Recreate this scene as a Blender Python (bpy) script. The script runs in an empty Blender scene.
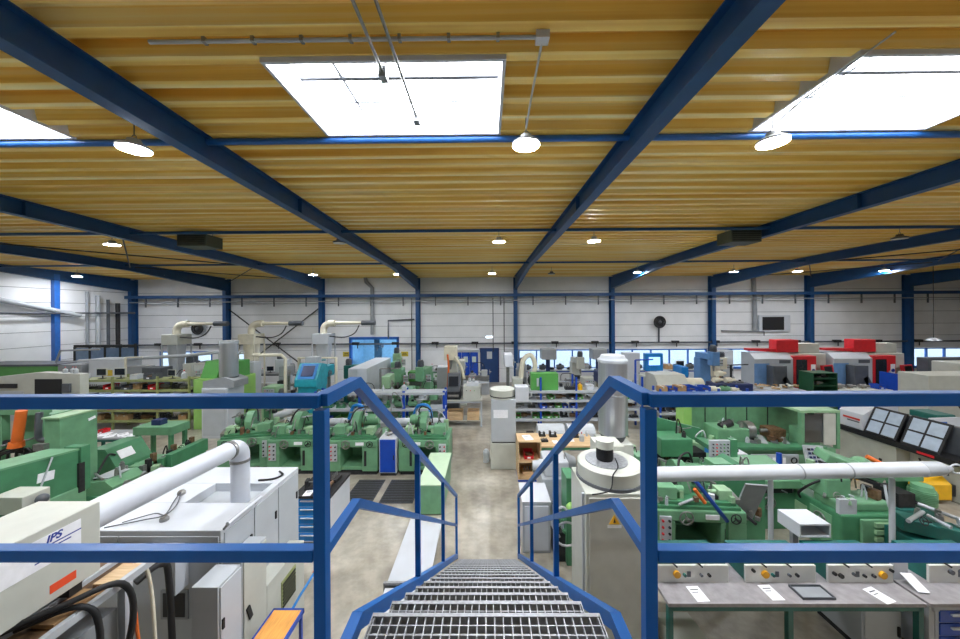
import bpy, math, random
from mathutils import Vector, Matrix, Euler
random.seed(7)
S = bpy.context.scene
C = S.collection
F = 330.0            # focal length in pixels of the 960 px wide frame
VX, VY = 487.0, 312.0  # vanishing point of the hall's long axis
EYE = 4.35
# ---------------- camera ----------------
cd = bpy.data.cameras.new('camera'); cam = bpy.data.objects.new('camera', cd); C.objects.link(cam)
cam.location = (0, 0, EYE)
YAW, ROLL = 0.0082, -0.006
cam.rotation_euler = (Matrix.Rotation(YAW, 3, 'Z') @ Matrix.Rotation(math.pi/2, 3, 'X') @ Matrix.Rotation(ROLL, 3, 'Z')).to_euler()
cd.sensor_fit = 'HORIZONTAL'; cd.sensor_width = 36.0; cd.lens = 36.0*F/960.0
cd.shift_x = -(VX-480.0-F*YAW)/960.0; cd.shift_y = -(319.5-VY)/960.0
cd.clip_start = 0.05; cd.clip_end = 300
S.camera = cam
# ---------------- world / exposure ----------------
w = bpy.data.worlds.new('world'); S.world = w; w.use_nodes = True
wn = w.node_tree.nodes; bg = wn['Background']
bg.inputs[0].default_value = (0.86, 0.93, 1.0, 1); bg.inputs[1].default_value = 1.9
S.view_settings.view_transform = 'Standard'; S.view_settings.look = 'None'
S.view_settings.gamma = 1.0; S.view_settings.exposure = 0.9
S.view_settings.use_curve_mapping = False
LAMP_POWER = 235.0
SKYLIGHT = 10.0
# ---------------- materials ----------------
def lin(c):
    return tuple(((v/255.0)/12.92 if v/255.0 <= 0.04045 else ((v/255.0+0.055)/1.055)**2.4) for v in c)
MATS = {}
def mat(name, rgb, rough=0.5, metal=0.0, var=0.06, scale=6.0, bump=0.0, spec=0.5, stretch=None, dark=None, coat=0.0):
    if name in MATS: return MATS[name]
    m = bpy.data.materials.new(name); m.use_nodes = True
    nt = m.node_tree; b = nt.nodes['Principled BSDF']
    b.inputs['Roughness'].default_value = rough; b.inputs['Metallic'].default_value = metal
    b.inputs['Specular IOR Level'].default_value = spec
    b.inputs['Coat Weight'].default_value = coat
    c = lin(rgb)
    tc = nt.nodes.new('ShaderNodeTexCoord'); mp = nt.nodes.new('ShaderNodeMapping')
    if stretch: mp.inputs['Scale'].default_value = stretch
    nz = nt.nodes.new('ShaderNodeTexNoise'); nz.inputs['Scale'].default_value = scale
    nz.inputs['Detail'].default_value = 4.0
    nt.links.new(tc.outputs['Object'], mp.inputs[0]); nt.links.new(mp.outputs[0], nz.inputs['Vector'])
    rp = nt.nodes.new('ShaderNodeValToRGB')
    rp.color_ramp.elements[0].position = 0.3; rp.color_ramp.elements[1].position = 0.7
    d = lin(dark) if dark else tuple(v*(1-var*2) for v in c)
    rp.color_ramp.elements[0].color = (*d, 1)
    rp.color_ramp.elements[1].color = (*[min(1, v*(1+var)) for v in c], 1)
    nt.links.new(nz.outputs[0], rp.inputs[0]); nt.links.new(rp.outputs[0], b.inputs['Base Color'])
    if bump:
        bp = nt.nodes.new('ShaderNodeBump'); bp.inputs['Strength'].default_value = bump
        bp.inputs['Distance'].default_value = 0.01
        nt.links.new(nz.outputs[0], bp.inputs['Height']); nt.links.new(bp.outputs[0], b.inputs['Normal'])
    MATS[name] = m
    return m
def emit(name, rgb, st):
    if name in MATS: return MATS[name]
    m = bpy.data.materials.new(name); m.use_nodes = True
    nt = m.node_tree; b = nt.nodes['Principled BSDF']
    b.inputs['Base Color'].default_value = (0.8, 0.8, 0.8, 1)
    b.inputs['Emission Color'].default_value = (*lin(rgb), 1); b.inputs['Emission Strength'].default_value = st
    MATS[name] = m; return m
def glass(name, tint, refl=0.12, dark=0.0):
    if name in MATS: return MATS[name]
    m = bpy.data.materials.new(name); m.use_nodes = True
    nt = m.node_tree; nt.nodes.clear()
    o = nt.nodes.new('ShaderNodeOutputMaterial'); t = nt.nodes.new('ShaderNodeBsdfTransparent')
    g = nt.nodes.new('ShaderNodeBsdfGlossy'); g.inputs['Roughness'].default_value = 0.08
    x = nt.nodes.new('ShaderNodeMixShader'); x.inputs[0].default_value = refl
    t.inputs[0].default_value = (*lin(tint), 1)
    nt.links.new(t.outputs[0], x.inputs[1]); nt.links.new(g.outputs[0], x.inputs[2]); nt.links.new(x.outputs[0], o.inputs[0])
    MATS[name] = m; return m
RAIL = mat('rail_blue_paint', (12, 92, 168), 0.4, var=0.05, scale=9, spec=0.3)
BEAM = mat('steel_blue_paint', (18, 72, 124), 0.45, var=0.06, scale=4)
WINBLUE = mat('window_frame_blue', (40, 100, 180), 0.4)
GALV = mat('galvanised_steel', (165, 168, 172), 0.45, 0.55, var=0.12, scale=30)
TREADM = mat('grating_steel', (150, 152, 156), 0.5, 0.4, var=0.15, scale=40)
STEEL = mat('bare_steel', (150, 150, 148), 0.35, 0.7, var=0.12, scale=14)
SILVER = mat('brushed_aluminium', (205, 207, 212), 0.28, 0.85, var=0.05, scale=3, stretch=(8, 8, .4))
DARK = mat('dark_iron', (48, 48, 50), 0.55, 0.3, var=0.2, scale=12)
BLACK = mat('black_rubber', (26, 26, 28), 0.6, var=0.1)
GREEN = mat('machine_green', (110, 160, 122), 0.38, var=0.08, scale=5)
GREEN2 = mat('machine_green_deep', (72, 132, 94), 0.38, var=0.08, scale=5)
GREEN3 = mat('machine_green_pale', (150, 186, 146), 0.42, var=0.08, scale=5)
TEAL = mat('teal_paint', (28, 100, 92), 0.4, var=0.1, scale=6)
TEALB = mat('turquoise_paint', (40, 160, 178), 0.4, var=0.1, scale=6)
LIME = mat('lime_green_paint', (148, 196, 104), 0.45, var=0.05, scale=4)
LEAF = mat('leaf_green_paint', (86, 158, 76), 0.45, var=0.06, scale=4)
OLIVE = mat('olive_green_paint', (150, 158, 104), 0.5, var=0.1, scale=6)
WHITE = mat('white_paint', (198, 202, 208), 0.4, var=0.03, scale=3)
LGREY = mat('light_grey_paint', (180, 185, 190), 0.42, var=0.03, scale=3)
MGREY = mat('mid_grey_paint', (150, 154, 158), 0.45, var=0.05, scale=4)
DGREY = mat('dark_grey_paint', (84, 88, 94), 0.45, var=0.08, scale=4)
BEIGE = mat('beige_paint', (192, 194, 184), 0.45, var=0.04, scale=4)
CREAM = mat('cream_pipe_paint', (222, 216, 194), 0.45, var=0.05, scale=5)
CYAN = mat('bright_blue_paint', (22, 128, 206), 0.4, var=0.05)
ROYAL = mat('royal_blue_paint', (20, 72, 178), 0.4, var=0.05)
NAVY = mat('navy_paint', (36, 50, 96), 0.45, var=0.08)
RED = mat('red_paint', (206, 36, 44), 0.4, var=0.05)
ORANGE = mat('orange_paint', (226, 112, 44), 0.45, var=0.06)
YELLOW = mat('yellow_paint', (240, 184, 30), 0.45, var=0.05)
WOOD = mat('light_wood', (214, 186, 146), 0.55, var=0.1, scale=4, stretch=(1, 12, 12), dark=(192, 158, 116))
CARD = mat('cardboard', (176, 140, 98), 0.8, var=0.1)
PAPER = mat('paper', (240, 240, 244), 0.7, var=0.03, scale=20)
INK = mat('blue_ink', (40, 60, 150), 0.7, var=0.02)
REDINK = mat('red_ink', (200, 60, 50), 0.7, var=0.02)
BRONZE = mat('oily_brown_metal', (120, 92, 66), 0.5, 0.3, var=0.25, scale=18)
MATM = mat('rubber_floor_mat', (70, 72, 76), 0.85, var=0.25, scale=60, bump=0.6)
GLASS = glass('window_glass', (236, 244, 250), 0.08)
DGLASS = glass('tinted_glass', (120, 140, 160), 0.18)
SCREEN = mat('dark_screen', (30, 36, 46), 0.15, var=0.1)
SCREENB = emit('lit_blue_screen', (110, 170, 230), 0.9)
# ---------------- mesh collector ----------------
class B:
    def __init__(s): s.v = []; s.f = []; s.sm = []
    def add(s, vs, fs, smooth=False):
        o = len(s.v); s.v += [tuple(v) for v in vs]
        s.f += [tuple(i+o for i in f) for f in fs]; s.sm += [smooth]*len(fs); return s
    def box(s, x0, x1, y0, y1, z0, z1):
        return s.add([(x0,y0,z0),(x1,y0,z0),(x1,y1,z0),(x0,y1,z0),(x0,y0,z1),(x1,y0,z1),(x1,y1,z1),(x0,y1,z1)],
            [(0,3,2,1),(4,5,6,7),(0,1,5,4),(1,2,6,5),(2,3,7,6),(3,0,4,7)])
    def rbox(s, c, d, rot=(0,0,0)):
        R = Euler(rot).to_matrix(); c = Vector(c); x, y, z = d[0]/2, d[1]/2, d[2]/2
        return s.add([c+R@Vector(p) for p in [(-x,-y,-z),(x,-y,-z),(x,y,-z),(-x,y,-z),(-x,-y,z),(x,-y,z),(x,y,z),(-x,y,z)]],
            [(0,3,2,1),(4,5,6,7),(0,1,5,4),(1,2,6,5),(2,3,7,6),(3,0,4,7)])
    def cyl(s, p0, p1, r0, r1=None, n=14, cap=True):
        p0, p1 = Vector(p0), Vector(p1); r1 = r0 if r1 is None else r1
        d = (p1-p0).normalized(); u = d.orthogonal().normalized(); v = d.cross(u)
        A = [u*math.cos(2*math.pi*i/n)+v*math.sin(2*math.pi*i/n) for i in range(n)]
        s.add([p0+a*r0 for a in A]+[p1+a*r1 for a in A], [(i,(i+1)%n,n+(i+1)%n,n+i) for i in range(n)], True)
        if cap:
            if r0 > 1e-5: s.add([p0+a*r0 for a in A], [tuple(range(n-1,-1,-1))])
            if r1 > 1e-5: s.add([p1+a*r1 for a in A], [tuple(range(n))])
        return s
    def lathe(s, c, prof, n=20, axis=(0,0,1)):
        for (r0,h0),(r1,h1) in zip(prof, prof[1:]):
            a = Vector(axis)
            if abs(h1-h0) < 1e-6: h1 = h0+1e-5
            s.cyl(Vector(c)+a*h0, Vector(c)+a*h1, max(r0,1e-4), max(r1,1e-4), n, False)
        return s
    def tube(s, pts, r, n=8, sub=0):
        P = [Vector(p) for p in pts]
        if sub:   # catmull-rom
            Q = []
            for i in range(len(P)-1):
                a, b, c, d = P[max(i-1,0)], P[i], P[i+1], P[min(i+2,len(P)-1)]
                for k in range(sub):
                    t = k/sub
                    Q.append(0.5*((2*b)+(c-a)*t+(2*a-5*b+4*c-d)*t*t+(3*b-a-3*c+d)*t**3))
            P = Q+[P[-1]]
        rings = []; u = None
        for i, p in enumerate(P):
            d = ((P[min(i+1,len(P)-1)]-P[max(i-1,0)])).normalized()
            u = d.orthogonal().normalized() if u is None else (u-d*u.dot(d)).normalized()
            v = d.cross(u); rings.append([p+(u*math.cos(2*math.pi*k/n)+v*math.sin(2*math.pi*k/n))*r for k in range(n)])
        vs = [q for g in rings for q in g]; fs = []
        for i in range(len(P)-1):
            for k in range(n): fs.append((i*n+k, i*n+(k+1)%n, (i+1)*n+(k+1)%n, (i+1)*n+k))
        s.add(vs, fs, True)
        s.add(rings[0], [tuple(range(n-1,-1,-1))]); s.add(rings[-1], [tuple(range(n))]); return s
    def prism(s, pts, axis, a0, a1, smooth=False):
        k = {'x': lambda p,a:(a,p[0],p[1]), 'y': lambda p,a:(p[0],a,p[1]), 'z': lambda p,a:(p[0],p[1],a)}[axis]
        n = len(pts)
        area = sum(pts[i][0]*pts[(i+1)%n][1]-pts[(i+1)%n][0]*pts[i][1] for i in range(n))
        if (area < 0) != (axis == 'y'): pts = pts[::-1]
        s.add([k(p,a0) for p in pts]+[k(p,a1) for p in pts], [(i,(i+1)%n,n+(i+1)%n,n+i) for i in range(n)], smooth)
        s.add([k(p,a0) for p in pts], [tuple(range(n-1,-1,-1))]); s.add([k(p,a1) for p in pts], [tuple(range(n))]); return s
    def torus(s, c, axis, R, r, n=18, m=6):
        a = Vector(axis).normalized(); u = a.orthogonal().normalized(); v = a.cross(u); c = Vector(c)
        vs = []; fs = []
        for i in range(n):
            t = 2*math.pi*i/n; e = u*math.cos(t)+v*math.sin(t)
            for k in range(m):
                q = 2*math.pi*k/m; vs.append(c+e*(R+r*math.cos(q))+a*r*math.sin(q))
        for i in range(n):
            for k in range(m): fs.append((i*m+k, ((i+1)%n)*m+k, ((i+1)%n)*m+(k+1)%m, i*m+(k+1)%m))
        return s.add(vs, fs, True)
    def ball(s, c, r, n=12, m=8, sq=(1,1,1)):
        c = Vector(c); vs = []; fs = []
        for j in range(m+1):
            p = math.pi*j/m
            for i in range(n):
                t = 2*math.pi*i/n
                vs.append(c+Vector((r*sq[0]*math.sin(p)*math.cos(t), r*sq[1]*math.sin(p)*math.sin(t), r*sq[2]*math.cos(p))))
        for j in range(m):
            for i in range(n): fs.append((j*n+i, (j+1)*n+i, (j+1)*n+(i+1)%n, j*n+(i+1)%n))
        return s.add(vs, fs, True)
    def quad(s, a, b, c, d): return s.add([a,b,c,d], [(0,1,2,3)])
    def link(s, name, m, parent=None, bevel=0.0):
        me = bpy.data.meshes.new(name); me.from_pydata(s.v, [], s.f)
        me.polygons.foreach_set('use_smooth', s.sm); me.update(); me.materials.append(m)
        o = bpy.data.objects.new(name, me); C.objects.link(o)
        if parent is not None: o.parent = parent
        if bevel:
            q = o.modifiers.new('bevel', 'BEVEL'); q.width = bevel; q.segments = 2; q.limit_method = 'ANGLE'; q.angle_limit = 0.9
        return o
def tag(o, label, cat, group=None):
    o['label'] = label; o['category'] = cat
    if group: o['group'] = group
    return o
def struct(o): o['kind'] = 'structure'; return o
def thing(name, label, cat, loc=(0,0,0), rz=0.0, group=None):
    o = bpy.data.objects.new(name, None); C.objects.link(o); o.empty_display_size = 0.2
    o.location = loc; o.rotation_euler = (0,0,rz); return tag(o, label, cat, group)
def clone(root, loc=None, rz=None, label=None, group=None, scale=None):
    def cp(o, par):
        c = o.copy(); C.objects.link(c); c.parent = par
        for ch in o.children: cp(ch, c)
        return c
    r = cp(root, root.parent)
    if loc is not None: r.location = loc
    if rz is not None: r.rotation_euler = (0,0,rz)
    if label: r['label'] = label
    if group: r['group'] = group
    if scale: r.scale = scale
    return r
def FX(x, Y): return (x-VX)*Y/F         # world X seen at pixel column x, at distance Y
def FZ(y, Y): return EYE-(y-VY)*Y/F      # world Z seen at pixel row y, at distance Y
def FY(y, z=0.0): return F*(EYE-z)/(y-VY)  # distance where height z is seen at row y
def text(body, size, m, name, parent, loc, rot, ext=0.001, align='CENTER'):
    cu = bpy.data.curves.new(name, 'FONT'); cu.body = body; cu.size = size; cu.extrude = ext; cu.offset = size*.03; cu.shear = .25
    cu.align_x = align; cu.align_y = 'CENTER'
    o = bpy.data.objects.new(name, cu); C.objects.link(o)
    dg = bpy.context.evaluated_depsgraph_get(); me = bpy.data.meshes.new_from_object(o.evaluated_get(dg))
    bpy.data.objects.remove(o); me.materials.clear(); me.materials.append(m)
    o = bpy.data.objects.new(name, me); C.objects.link(o); o.parent = parent; o.location = loc; o.rotation_euler = rot
    return o
# ================= THE HALL =================
XL, XR, YF, YB = -22.05, 37.6, 20.5, -7.0
COLX = [-16.1, -10.2, -4.25, 1.75, 7.65, 13.75, 19.65, 25.6, 31.6]
def deckz(y): return 6.955-0.0218*y
SKX = [(-8.2, -5.84), (-2.2, 0.17), (3.69, 6.05), (9.6, 11.96)]
SKY = (3.28, 4.6)
# floor
m = bpy.data.materials.new('stained_concrete'); m.use_nodes = True; nt = m.node_tree; b = nt.nodes['Principled BSDF']
tc = nt.nodes.new('ShaderNodeTexCoord')
n1 = nt.nodes.new('ShaderNodeTexNoise'); n1.inputs['Scale'].default_value = 0.55; n1.inputs['Detail'].default_value = 8; n1.inputs['Roughness'].default_value = 0.65
n2 = nt.nodes.new('ShaderNodeTexNoise'); n2.inputs['Scale'].default_value = 4.5; n2.inputs['Detail'].default_value = 6
r1 = nt.nodes.new('ShaderNodeValToRGB'); r1.color_ramp.elements[0].position = .32; r1.color_ramp.elements[1].position = .66
r1.color_ramp.elements[0].color = (*lin((128, 120, 108)), 1); r1.color_ramp.elements[1].color = (*lin((202, 196, 182)), 1)
e = r1.color_ramp.elements.new(.5); e.color = (*lin((172, 165, 150)), 1)
r2 = nt.nodes.new('ShaderNodeValToRGB'); r2.color_ramp.elements[0].position = .38; r2.color_ramp.elements[1].position = .6
r2.color_ramp.elements[0].color = (.74, .74, .74, 1); r2.color_ramp.elements[1].color = (1, 1, 1, 1)
mx = nt.nodes.new('ShaderNodeMixRGB'); mx.blend_type = 'MULTIPLY'; mx.inputs[0].default_value = 0.8
for n in (n1, n2): nt.links.new(tc.outputs['Object'], n.inputs['Vector'])
nt.links.new(n1.outputs[0], r1.inputs[0]); nt.links.new(n2.outputs[0], r2.inputs[0])
nt.links.new(r1.outputs[0], mx.inputs[1]); nt.links.new(r2.outputs[0], mx.inputs[2]); nt.links.new(mx.outputs[0], b.inputs['Base Color'])
b.inputs['Roughness'].default_value = 0.3
struct(B().box(XL, XR, YB, YF, -0.2, 0.0).link('floor', m))
# ceiling: trapezoidal steel deck, ribs across the hall
m = bpy.data.materials.new('yellowed_deck'); m.use_nodes = True; nt = m.node_tree; b = nt.nodes['Principled BSDF']
tc = nt.nodes.new('ShaderNodeTexCoord'); mp = nt.nodes.new('ShaderNodeMapping'); mp.inputs['Scale'].default_value = (0.12, 9.0, 9.0)
n1 = nt.nodes.new('ShaderNodeTexNoise'); n1.inputs['Scale'].default_value = 1.0; n1.inputs['Detail'].default_value = 5
r1 = nt.nodes.new('ShaderNodeValToRGB'); r1.color_ramp.elements[0].position = .3; r1.color_ramp.elements[1].position = .68
r1.color_ramp.elements[0].color = (*lin((232, 178, 76)), 1); r1.color_ramp.elements[1].color = (*lin((255, 240, 186)), 1)
e = r1.color_ramp.elements.new(.5); e.color = (*lin((252, 216, 118)), 1)
nt.links.new(tc.outputs['Object'], mp.inputs[0]); nt.links.new(mp.outputs[0], n1.inputs['Vector'])
nt.links.new(n1.outputs[0], r1.inputs[0]); nt.links.new(r1.outputs[0], b.inputs['Base Color'])
b.inputs['Roughness'].default_value = 0.36
DECK = m
prof = [(YB, 0.0)]; y = YB+.233; P = 0.333
while y < YF:
    prof += [(y, 0.0), (y+.11, 0.0), (y+.14, .15), (y+.303, .15)]; y += P
prof = [(a, c) for a, c in prof if a < YF]+[(YF, 0.0)]
# clean cuts at the skylight edges
cuts = sorted(set([a for a, c in prof]+list(SKY)))
def pz(y):
    for (a0, c0), (a1, c1) in zip(prof, prof[1:]):
        if a0 <= y <= a1: return c0+(c1-c0)*(y-a0)/max(a1-a0, 1e-6)
    return 0.0
pp = [(a, pz(a)) for a in cuts]
d = B()
for (a0, c0), (a1, c1) in zip(pp, pp[1:]):
    spans = [(XL, XR)]
    if a0 >= SKY[0]-1e-6 and a1 <= SKY[1]+1e-6:
        xs = [XL]+[v for h in SKX for v in h]+[XR]; spans = list(zip(xs[0::2], xs[1::2]))
    for x0, x1 in spans:
        z0, z1 = deckz(a0)+c0, deckz(a1)+c1
        d.quad((x0,a0,z0), (x0,a1,z1), (x1,a1,z1), (x1,a0,z0))
        d.quad((x0,a0,z0+.02), (x1,a0,z0+.02), (x1,a1,z1+.02), (x0,a1,z1+.02))
struct(d.link('ceiling', DECK))
# skylights: curb, white dome pane, glazing bars
CURB = mat('skylight_curb', (206, 208, 216), 0.5, var=0.03)
PANE = emit('opal_skylight_daylit', (250, 252, 255), SKYLIGHT)
for i, (x0, x1) in enumerate(SKX):
    t = struct(bpy.data.objects.new('window_%d' % (i+1), None)); C.objects.link(t)
    za, zb = deckz(SKY[0])+.0, deckz(SKY[1])+.0; h = .26; w_ = .035
    for (a, b_, c, e_) in ((x0, x1, SKY[0]-w_, SKY[0]), (x0, x1, SKY[1], SKY[1]+w_), (x0-w_, x0, SKY[0]-w_, SKY[1]+w_), (x1, x1+w_, SKY[0]-w_, SKY[1]+w_)):
        B().box(a, b_, c, e_, zb-.02, za+h).link('curb', CURB, t)
    B().box(x0, x1, SKY[0], SKY[1], za+h, za+h+.02).link('pane', PANE, t)
    B().box(x0+.02, x1-.02, 3.84, 3.89, za+h-.05, za+h-.005).link('glazing_bar', DGREY, t)
    B().box(x0+.02, x1-.02, 4.3, 4.33, za+h-.04, za+h-.005).link('glazing_bar', MGREY, t); B().box(x0+.5, x0+.53, SKY[0], SKY[1], za+h-.04, za+h-.005).link('glazing_bar', MGREY, t)
# ---- walls with panels ----
WALLM = mat('white_wall_panel', (232, 233, 234), 0.5, var=0.03, scale=1.5)
JOINT = mat('panel_joint', (120, 122, 124), 0.7)
wf = struct(B().box(XL-.3, XR+.3, YF+.06, YF+.1, 5.9, 6.9).link('wall_far', JOINT))
WINS = [(-20.5, -17.2), (-15.9, -14.9), (1.95, 7.5), (7.85, 13.55), (13.95, 19.5), (25.9, 31.4)]   # ribbon windows
OPEN = (-8.55, -5.5, 2.78)
WZ0, WZ1 = .82, 2.0
def wall_spans(z0, z1):
    holes = []
    if z0 < OPEN[2]: holes.append((OPEN[0], OPEN[1]))
    if z0 >= WZ0-.01 and z1 <= WZ1+.01: holes += WINS
    xs = [XL]+[v for h in sorted(holes) for v in h]+[XR]
    return list(zip(xs[0::2], xs[1::2]))
rows = [(0, .82), (.82, 2.0), (2.0, 2.78), (2.78, 3.5), (3.5, 4.25), (4.25, 4.95), (4.95, 5.65), (5.65, 6.65)]
bays = [XL]+COLX+[XR]
for z0, z1 in rows:
    for s0, s1 in wall_spans(z0, z1):
        for c0, c1 in zip(bays, bays[1:]):
            a, b_ = max(s0, c0), min(s1, c1)
            if b_-a > .05:
                B().box(a+.006, b_-.006, YF, YF+.07, z0+.012, z1-.012).link('panel', WALLM, wf)
# backing only behind the joints (kept out of the openings)
B().box(XL, XR, YF+.075, YF+.1, 2.8, 6.9).link('backing', JOINT, wf)
for s0, s1 in wall_spans(.9, 1.9): B().box(s0, s1, YF+.075, YF+.1, 0, 2.8).link('backing', JOINT, wf)
for s0, s1 in WINS: B().box(s0, s1, YF+.075, YF+.1, 0, .81).link('backing', JOINT, wf); B().box(s0, s1, YF+.075, YF+.1, 2.01, 2.8).link('backing', JOINT, wf)
wl = struct(B().box(XL-.1, XL-.075, YB, YF+.1, 0, 6.95).link('wall_left', JOINT))
ys = [YB, 1.0, 8.3, 12.5, 16.6, YF]
for z0, z1 in rows:
    for c0, c1 in zip(ys, ys[1:]): B().box(XL-.07, XL, c0+.006, c1-.006, z0+.012, z1-.012).link('panel', WALLM, wl)
struct(B().box(XR, XR+.1, YB, YF+.1, 0, 6.95).link('wall_right', WALLM))
struct(B().box(XL, XR, YB-.1, YB, 0, 6.95).link('wall_back', mat('grey_block_wall', (150, 150, 148), .8)))
# ribbon windows
k = 5
for s0, s1 in WINS:
    t = struct(bpy.data.objects.new('window_%d' % k, None)); C.objects.link(t); k += 1
    n = max(1, round((s1-s0)/1.12)); st = (s1-s0)/n
    f = B().box(s0, s1, YF-.02, YF+.08, WZ0, WZ0+.07).box(s0, s1, YF-.02, YF+.08, WZ1-.07, WZ1)
    for i in range(n+1):
        x = min(max(s0+i*st, s0+.03), s1-.03); f.box(x-.035, x+.035, YF-.02, YF+.08, WZ0+.07, WZ1-.07)
    f.link('window_frame', WINBLUE, t)
    B().box(s0, s1, YF-.12, YF+.0, WZ0-.05, WZ0).link('window_sill', WINBLUE, t)
    for i in range(n): B().box(s0+i*st+.035, s0+(i+1)*st-.035, YF+.03, YF+.036, WZ0+.07, WZ1-.07).link('pane', GLASS, t)
# outside ground so the windows look onto something pale
struct(B().box(-60, 80, YF+.4, 90, -.3, -.25).link('ground', mat('pale_yard', (170, 176, 184), .8)))
# blue-lit room behind the large opening
BLUEROOM = mat('blue_room_paint', (168, 206, 226), .5)
rm = struct(B().box(-9.6, -4.6, YF+5, YF+5.1, 0, 3.4).link('wall_room', BLUEROOM))
B().box(-9.7, -9.6, YF+.12, YF+5.1, 0, 3.4).link('side_panel', BLUEROOM, rm); B().box(-4.6, -4.5, YF+.12, YF+5.1, 0, 3.4).link('side_panel', BLUEROOM, rm)
B().box(-9.7, -4.5, YF+.12, YF+5.1, 3.4, 3.5).link('room_ceiling', BLUEROOM, rm); B().box(-9.7, -4.5, YF+.12, YF+5.1, -.1, 0).link('room_floor', MGREY, rm)
t = thing('strip_light', 'cool white strip light in the blue side room', 'lamp', (-6.9, YF+2.2, 3.3))
B().box(-1.6, 1.6, -.1, .1, 0, .08).link('housing', WHITE, t); B().box(-1.5, 1.5, -.08, .08, -.02, 0).link('tube', emit('cool_tube', (190, 225, 255), 60), t)
d1 = struct(bpy.data.objects.new('door_1', None)); C.objects.link(d1)
B().box(OPEN[0]-.02, OPEN[0]+.12, YF-.1, YF+.1, 0, OPEN[2]).link('door_frame', WINBLUE, d1)
B().box(OPEN[1]-.12, OPEN[1]+.02, YF-.1, YF+.1, 0, OPEN[2]).link('door_frame', WINBLUE, d1)
B().box(OPEN[0]-.02, OPEN[1]+.02, YF-.1, YF+.1, OPEN[2]-.1, OPEN[2]+.06).link('door_frame', WINBLUE, d1)
# dark blue personnel door
d2 = struct(bpy.data.objects.new('door_2', None)); C.objects.link(d2)
DBLUE = mat('door_dark_blue', (28, 62, 112), .45)
x0, x1 = FX(480.5, YF), FX(497.5, YF)
B().box(x0, x1, YF-.08, YF-.02, 0, 2.05).link('door_leaf', DBLUE, d2); B().box(x0-.08, x0, YF-.1, YF, 0, 2.12).link('door_frame', NAVY, d2)
B().box(x1, x1+.08, YF-.1, YF, 0, 2.12).link('door_frame', NAVY, d2); B().box(x0-.08, x1+.08, YF-.1, YF, 2.05, 2.12).link('door_frame', NAVY, d2)
B().box(x0+.38, x0+.7, YF-.09, YF-.078, 1.45, 1.9).link('window_pane', LGREY, d2); B().box(x0+.1, x0+.14, YF-.14, YF-.08, 1.0, 1.12).link('handle', STEEL, d2)
# blue folding door with three small lights
d3 = struct(bpy.data.objects.new('door_3', None)); C.objects.link(d3)
x0, x1 = FX(453, YF), FX(478, YF); st = (x1-x0)/3
for i in range(3):
    p = B().box(x0+i*st+.015, x0+(i+1)*st-.015, YF-.1, YF-.03, 0, 1.86).link('door_leaf', ROYAL, d3)
    B().box(x0+i*st+.13, x0+(i+1)*st-.13, YF-.11, YF-.098, 1.25, 1.6).link('window_pane', mat('frosted_light', (200, 214, 200), .3), p)
B().box(x0-.1, x1+.1, YF-.12, YF, 1.86, 2.02).link('door_frame', LGREY, d3); B().box(x1, x1+.12, YF-.12, YF, 0, 1.86).link('door_frame', BEIGE, d3)
# ---- steel frame ----
def ibeam_y(b, x, y0, y1, zt0, zt1, dp0, dp1, d0=0, d1=0, w_=.18, tf=.016, tw=.012):
    # I-section running along y; zt = top, dp = depth
    def bx(xa, xb, o0, o1, h):   # slab between offsets from the top
        vs = []
        for yy, zt, dp, dd in ((y0, zt0, dp0, d0), (y1, zt1, dp1, d1)):
            za = zt-(dp if o0 else 0)+(h[0]); zb = zt-(dp if o1 else 0)+(h[1])
            vs += [(xa+dd, yy, za), (xb+dd, yy, za), (xb+dd, yy, zb), (xa+dd, yy, zb)]
        b.add(vs, [(0,1,2,3), (7,6,5,4), (0,4,5,1), (1,5,6,2), (2,6,7,3), (3,7,4,0)])
    bx(x-w_/2, x+w_/2, 1, 1, (0, tf)); bx(x-w_/2, x+w_/2, 0, 0, (-tf, 0)); bx(x-tw/2, x+tw/2, 1, 0, (tf, -tf))
for i, x in enumerate([XL+.1]+COLX):
    b = B()
    dx = lambda yy: (YF-yy)*.017
    ibeam_y(b, x, YB, 14.6, deckz(YB), deckz(14.6), .34, .34, dx(YB), dx(14.6))
    ibeam_y(b, x, 14.6, YF-.35, deckz(14.6), deckz(YF-.35), .34, .78, dx(14.6), 0)
    o = tag(b.link('roof_beam', BEAM), 'long blue steel roof beam running towards the panelled far wall', 'beam', 'parallel blue roof beams')
    for yy in (2.3, 7.0):
        if 0 < i: B().box(x-.085+dx(yy), x+.085+dx(yy), yy, yy+.012, deckz(yy)-.322, deckz(yy)-.017).link('stiffener', BEAM, o)
    b = B(); cx = x
    b.box(cx-.11, cx+.11, YF-.42, YF-.40, 0, deckz(YF)-.75).box(cx-.11, cx+.11, YF-.03, YF-.005, 0, deckz(YF)-.02).box(cx-.008, cx+.008, YF-.40, YF-.03, 0, deckz(YF)-.06)
    c = tag(b.link('column', BEAM), 'blue steel column standing against the panelled far wall', 'column', 'blue columns along the far wall')
    B().box(cx-.16, cx+.16, YF-.46, YF-.01, 0, .025).link('base_plate', BEAM, c)
b = B().box(XL+.005, XL+.2, 16.5, 16.72, 0, 6.4)
tag(b.link('wall_post', WINBLUE), 'slim bright blue post on the side wall near the corner', 'column')
LIT_TUBE = mat('skylit_tube_blue', (36, 96, 168), .35)  # beam blue brightened: skylight's light on the first tube put into the colour
for yy in (4.68, 9.2, 14.5):
    dz = .05 if yy < 5 else .13
    b = B().cyl((XL, yy, deckz(yy)-dz), (XR, yy, deckz(yy)-dz), .045, n=10)
    tag(b.link('tie_tube', LIT_TUBE if yy < 5 else BEAM), {4.68: 'blue tube across the roof along the skylight edges, coloured as skylit', 9.2: 'dark blue tube across the roof between skylights and far wall', 14.5: 'dark blue roof tube closest to the far wall'}[yy], 'tube')
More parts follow.
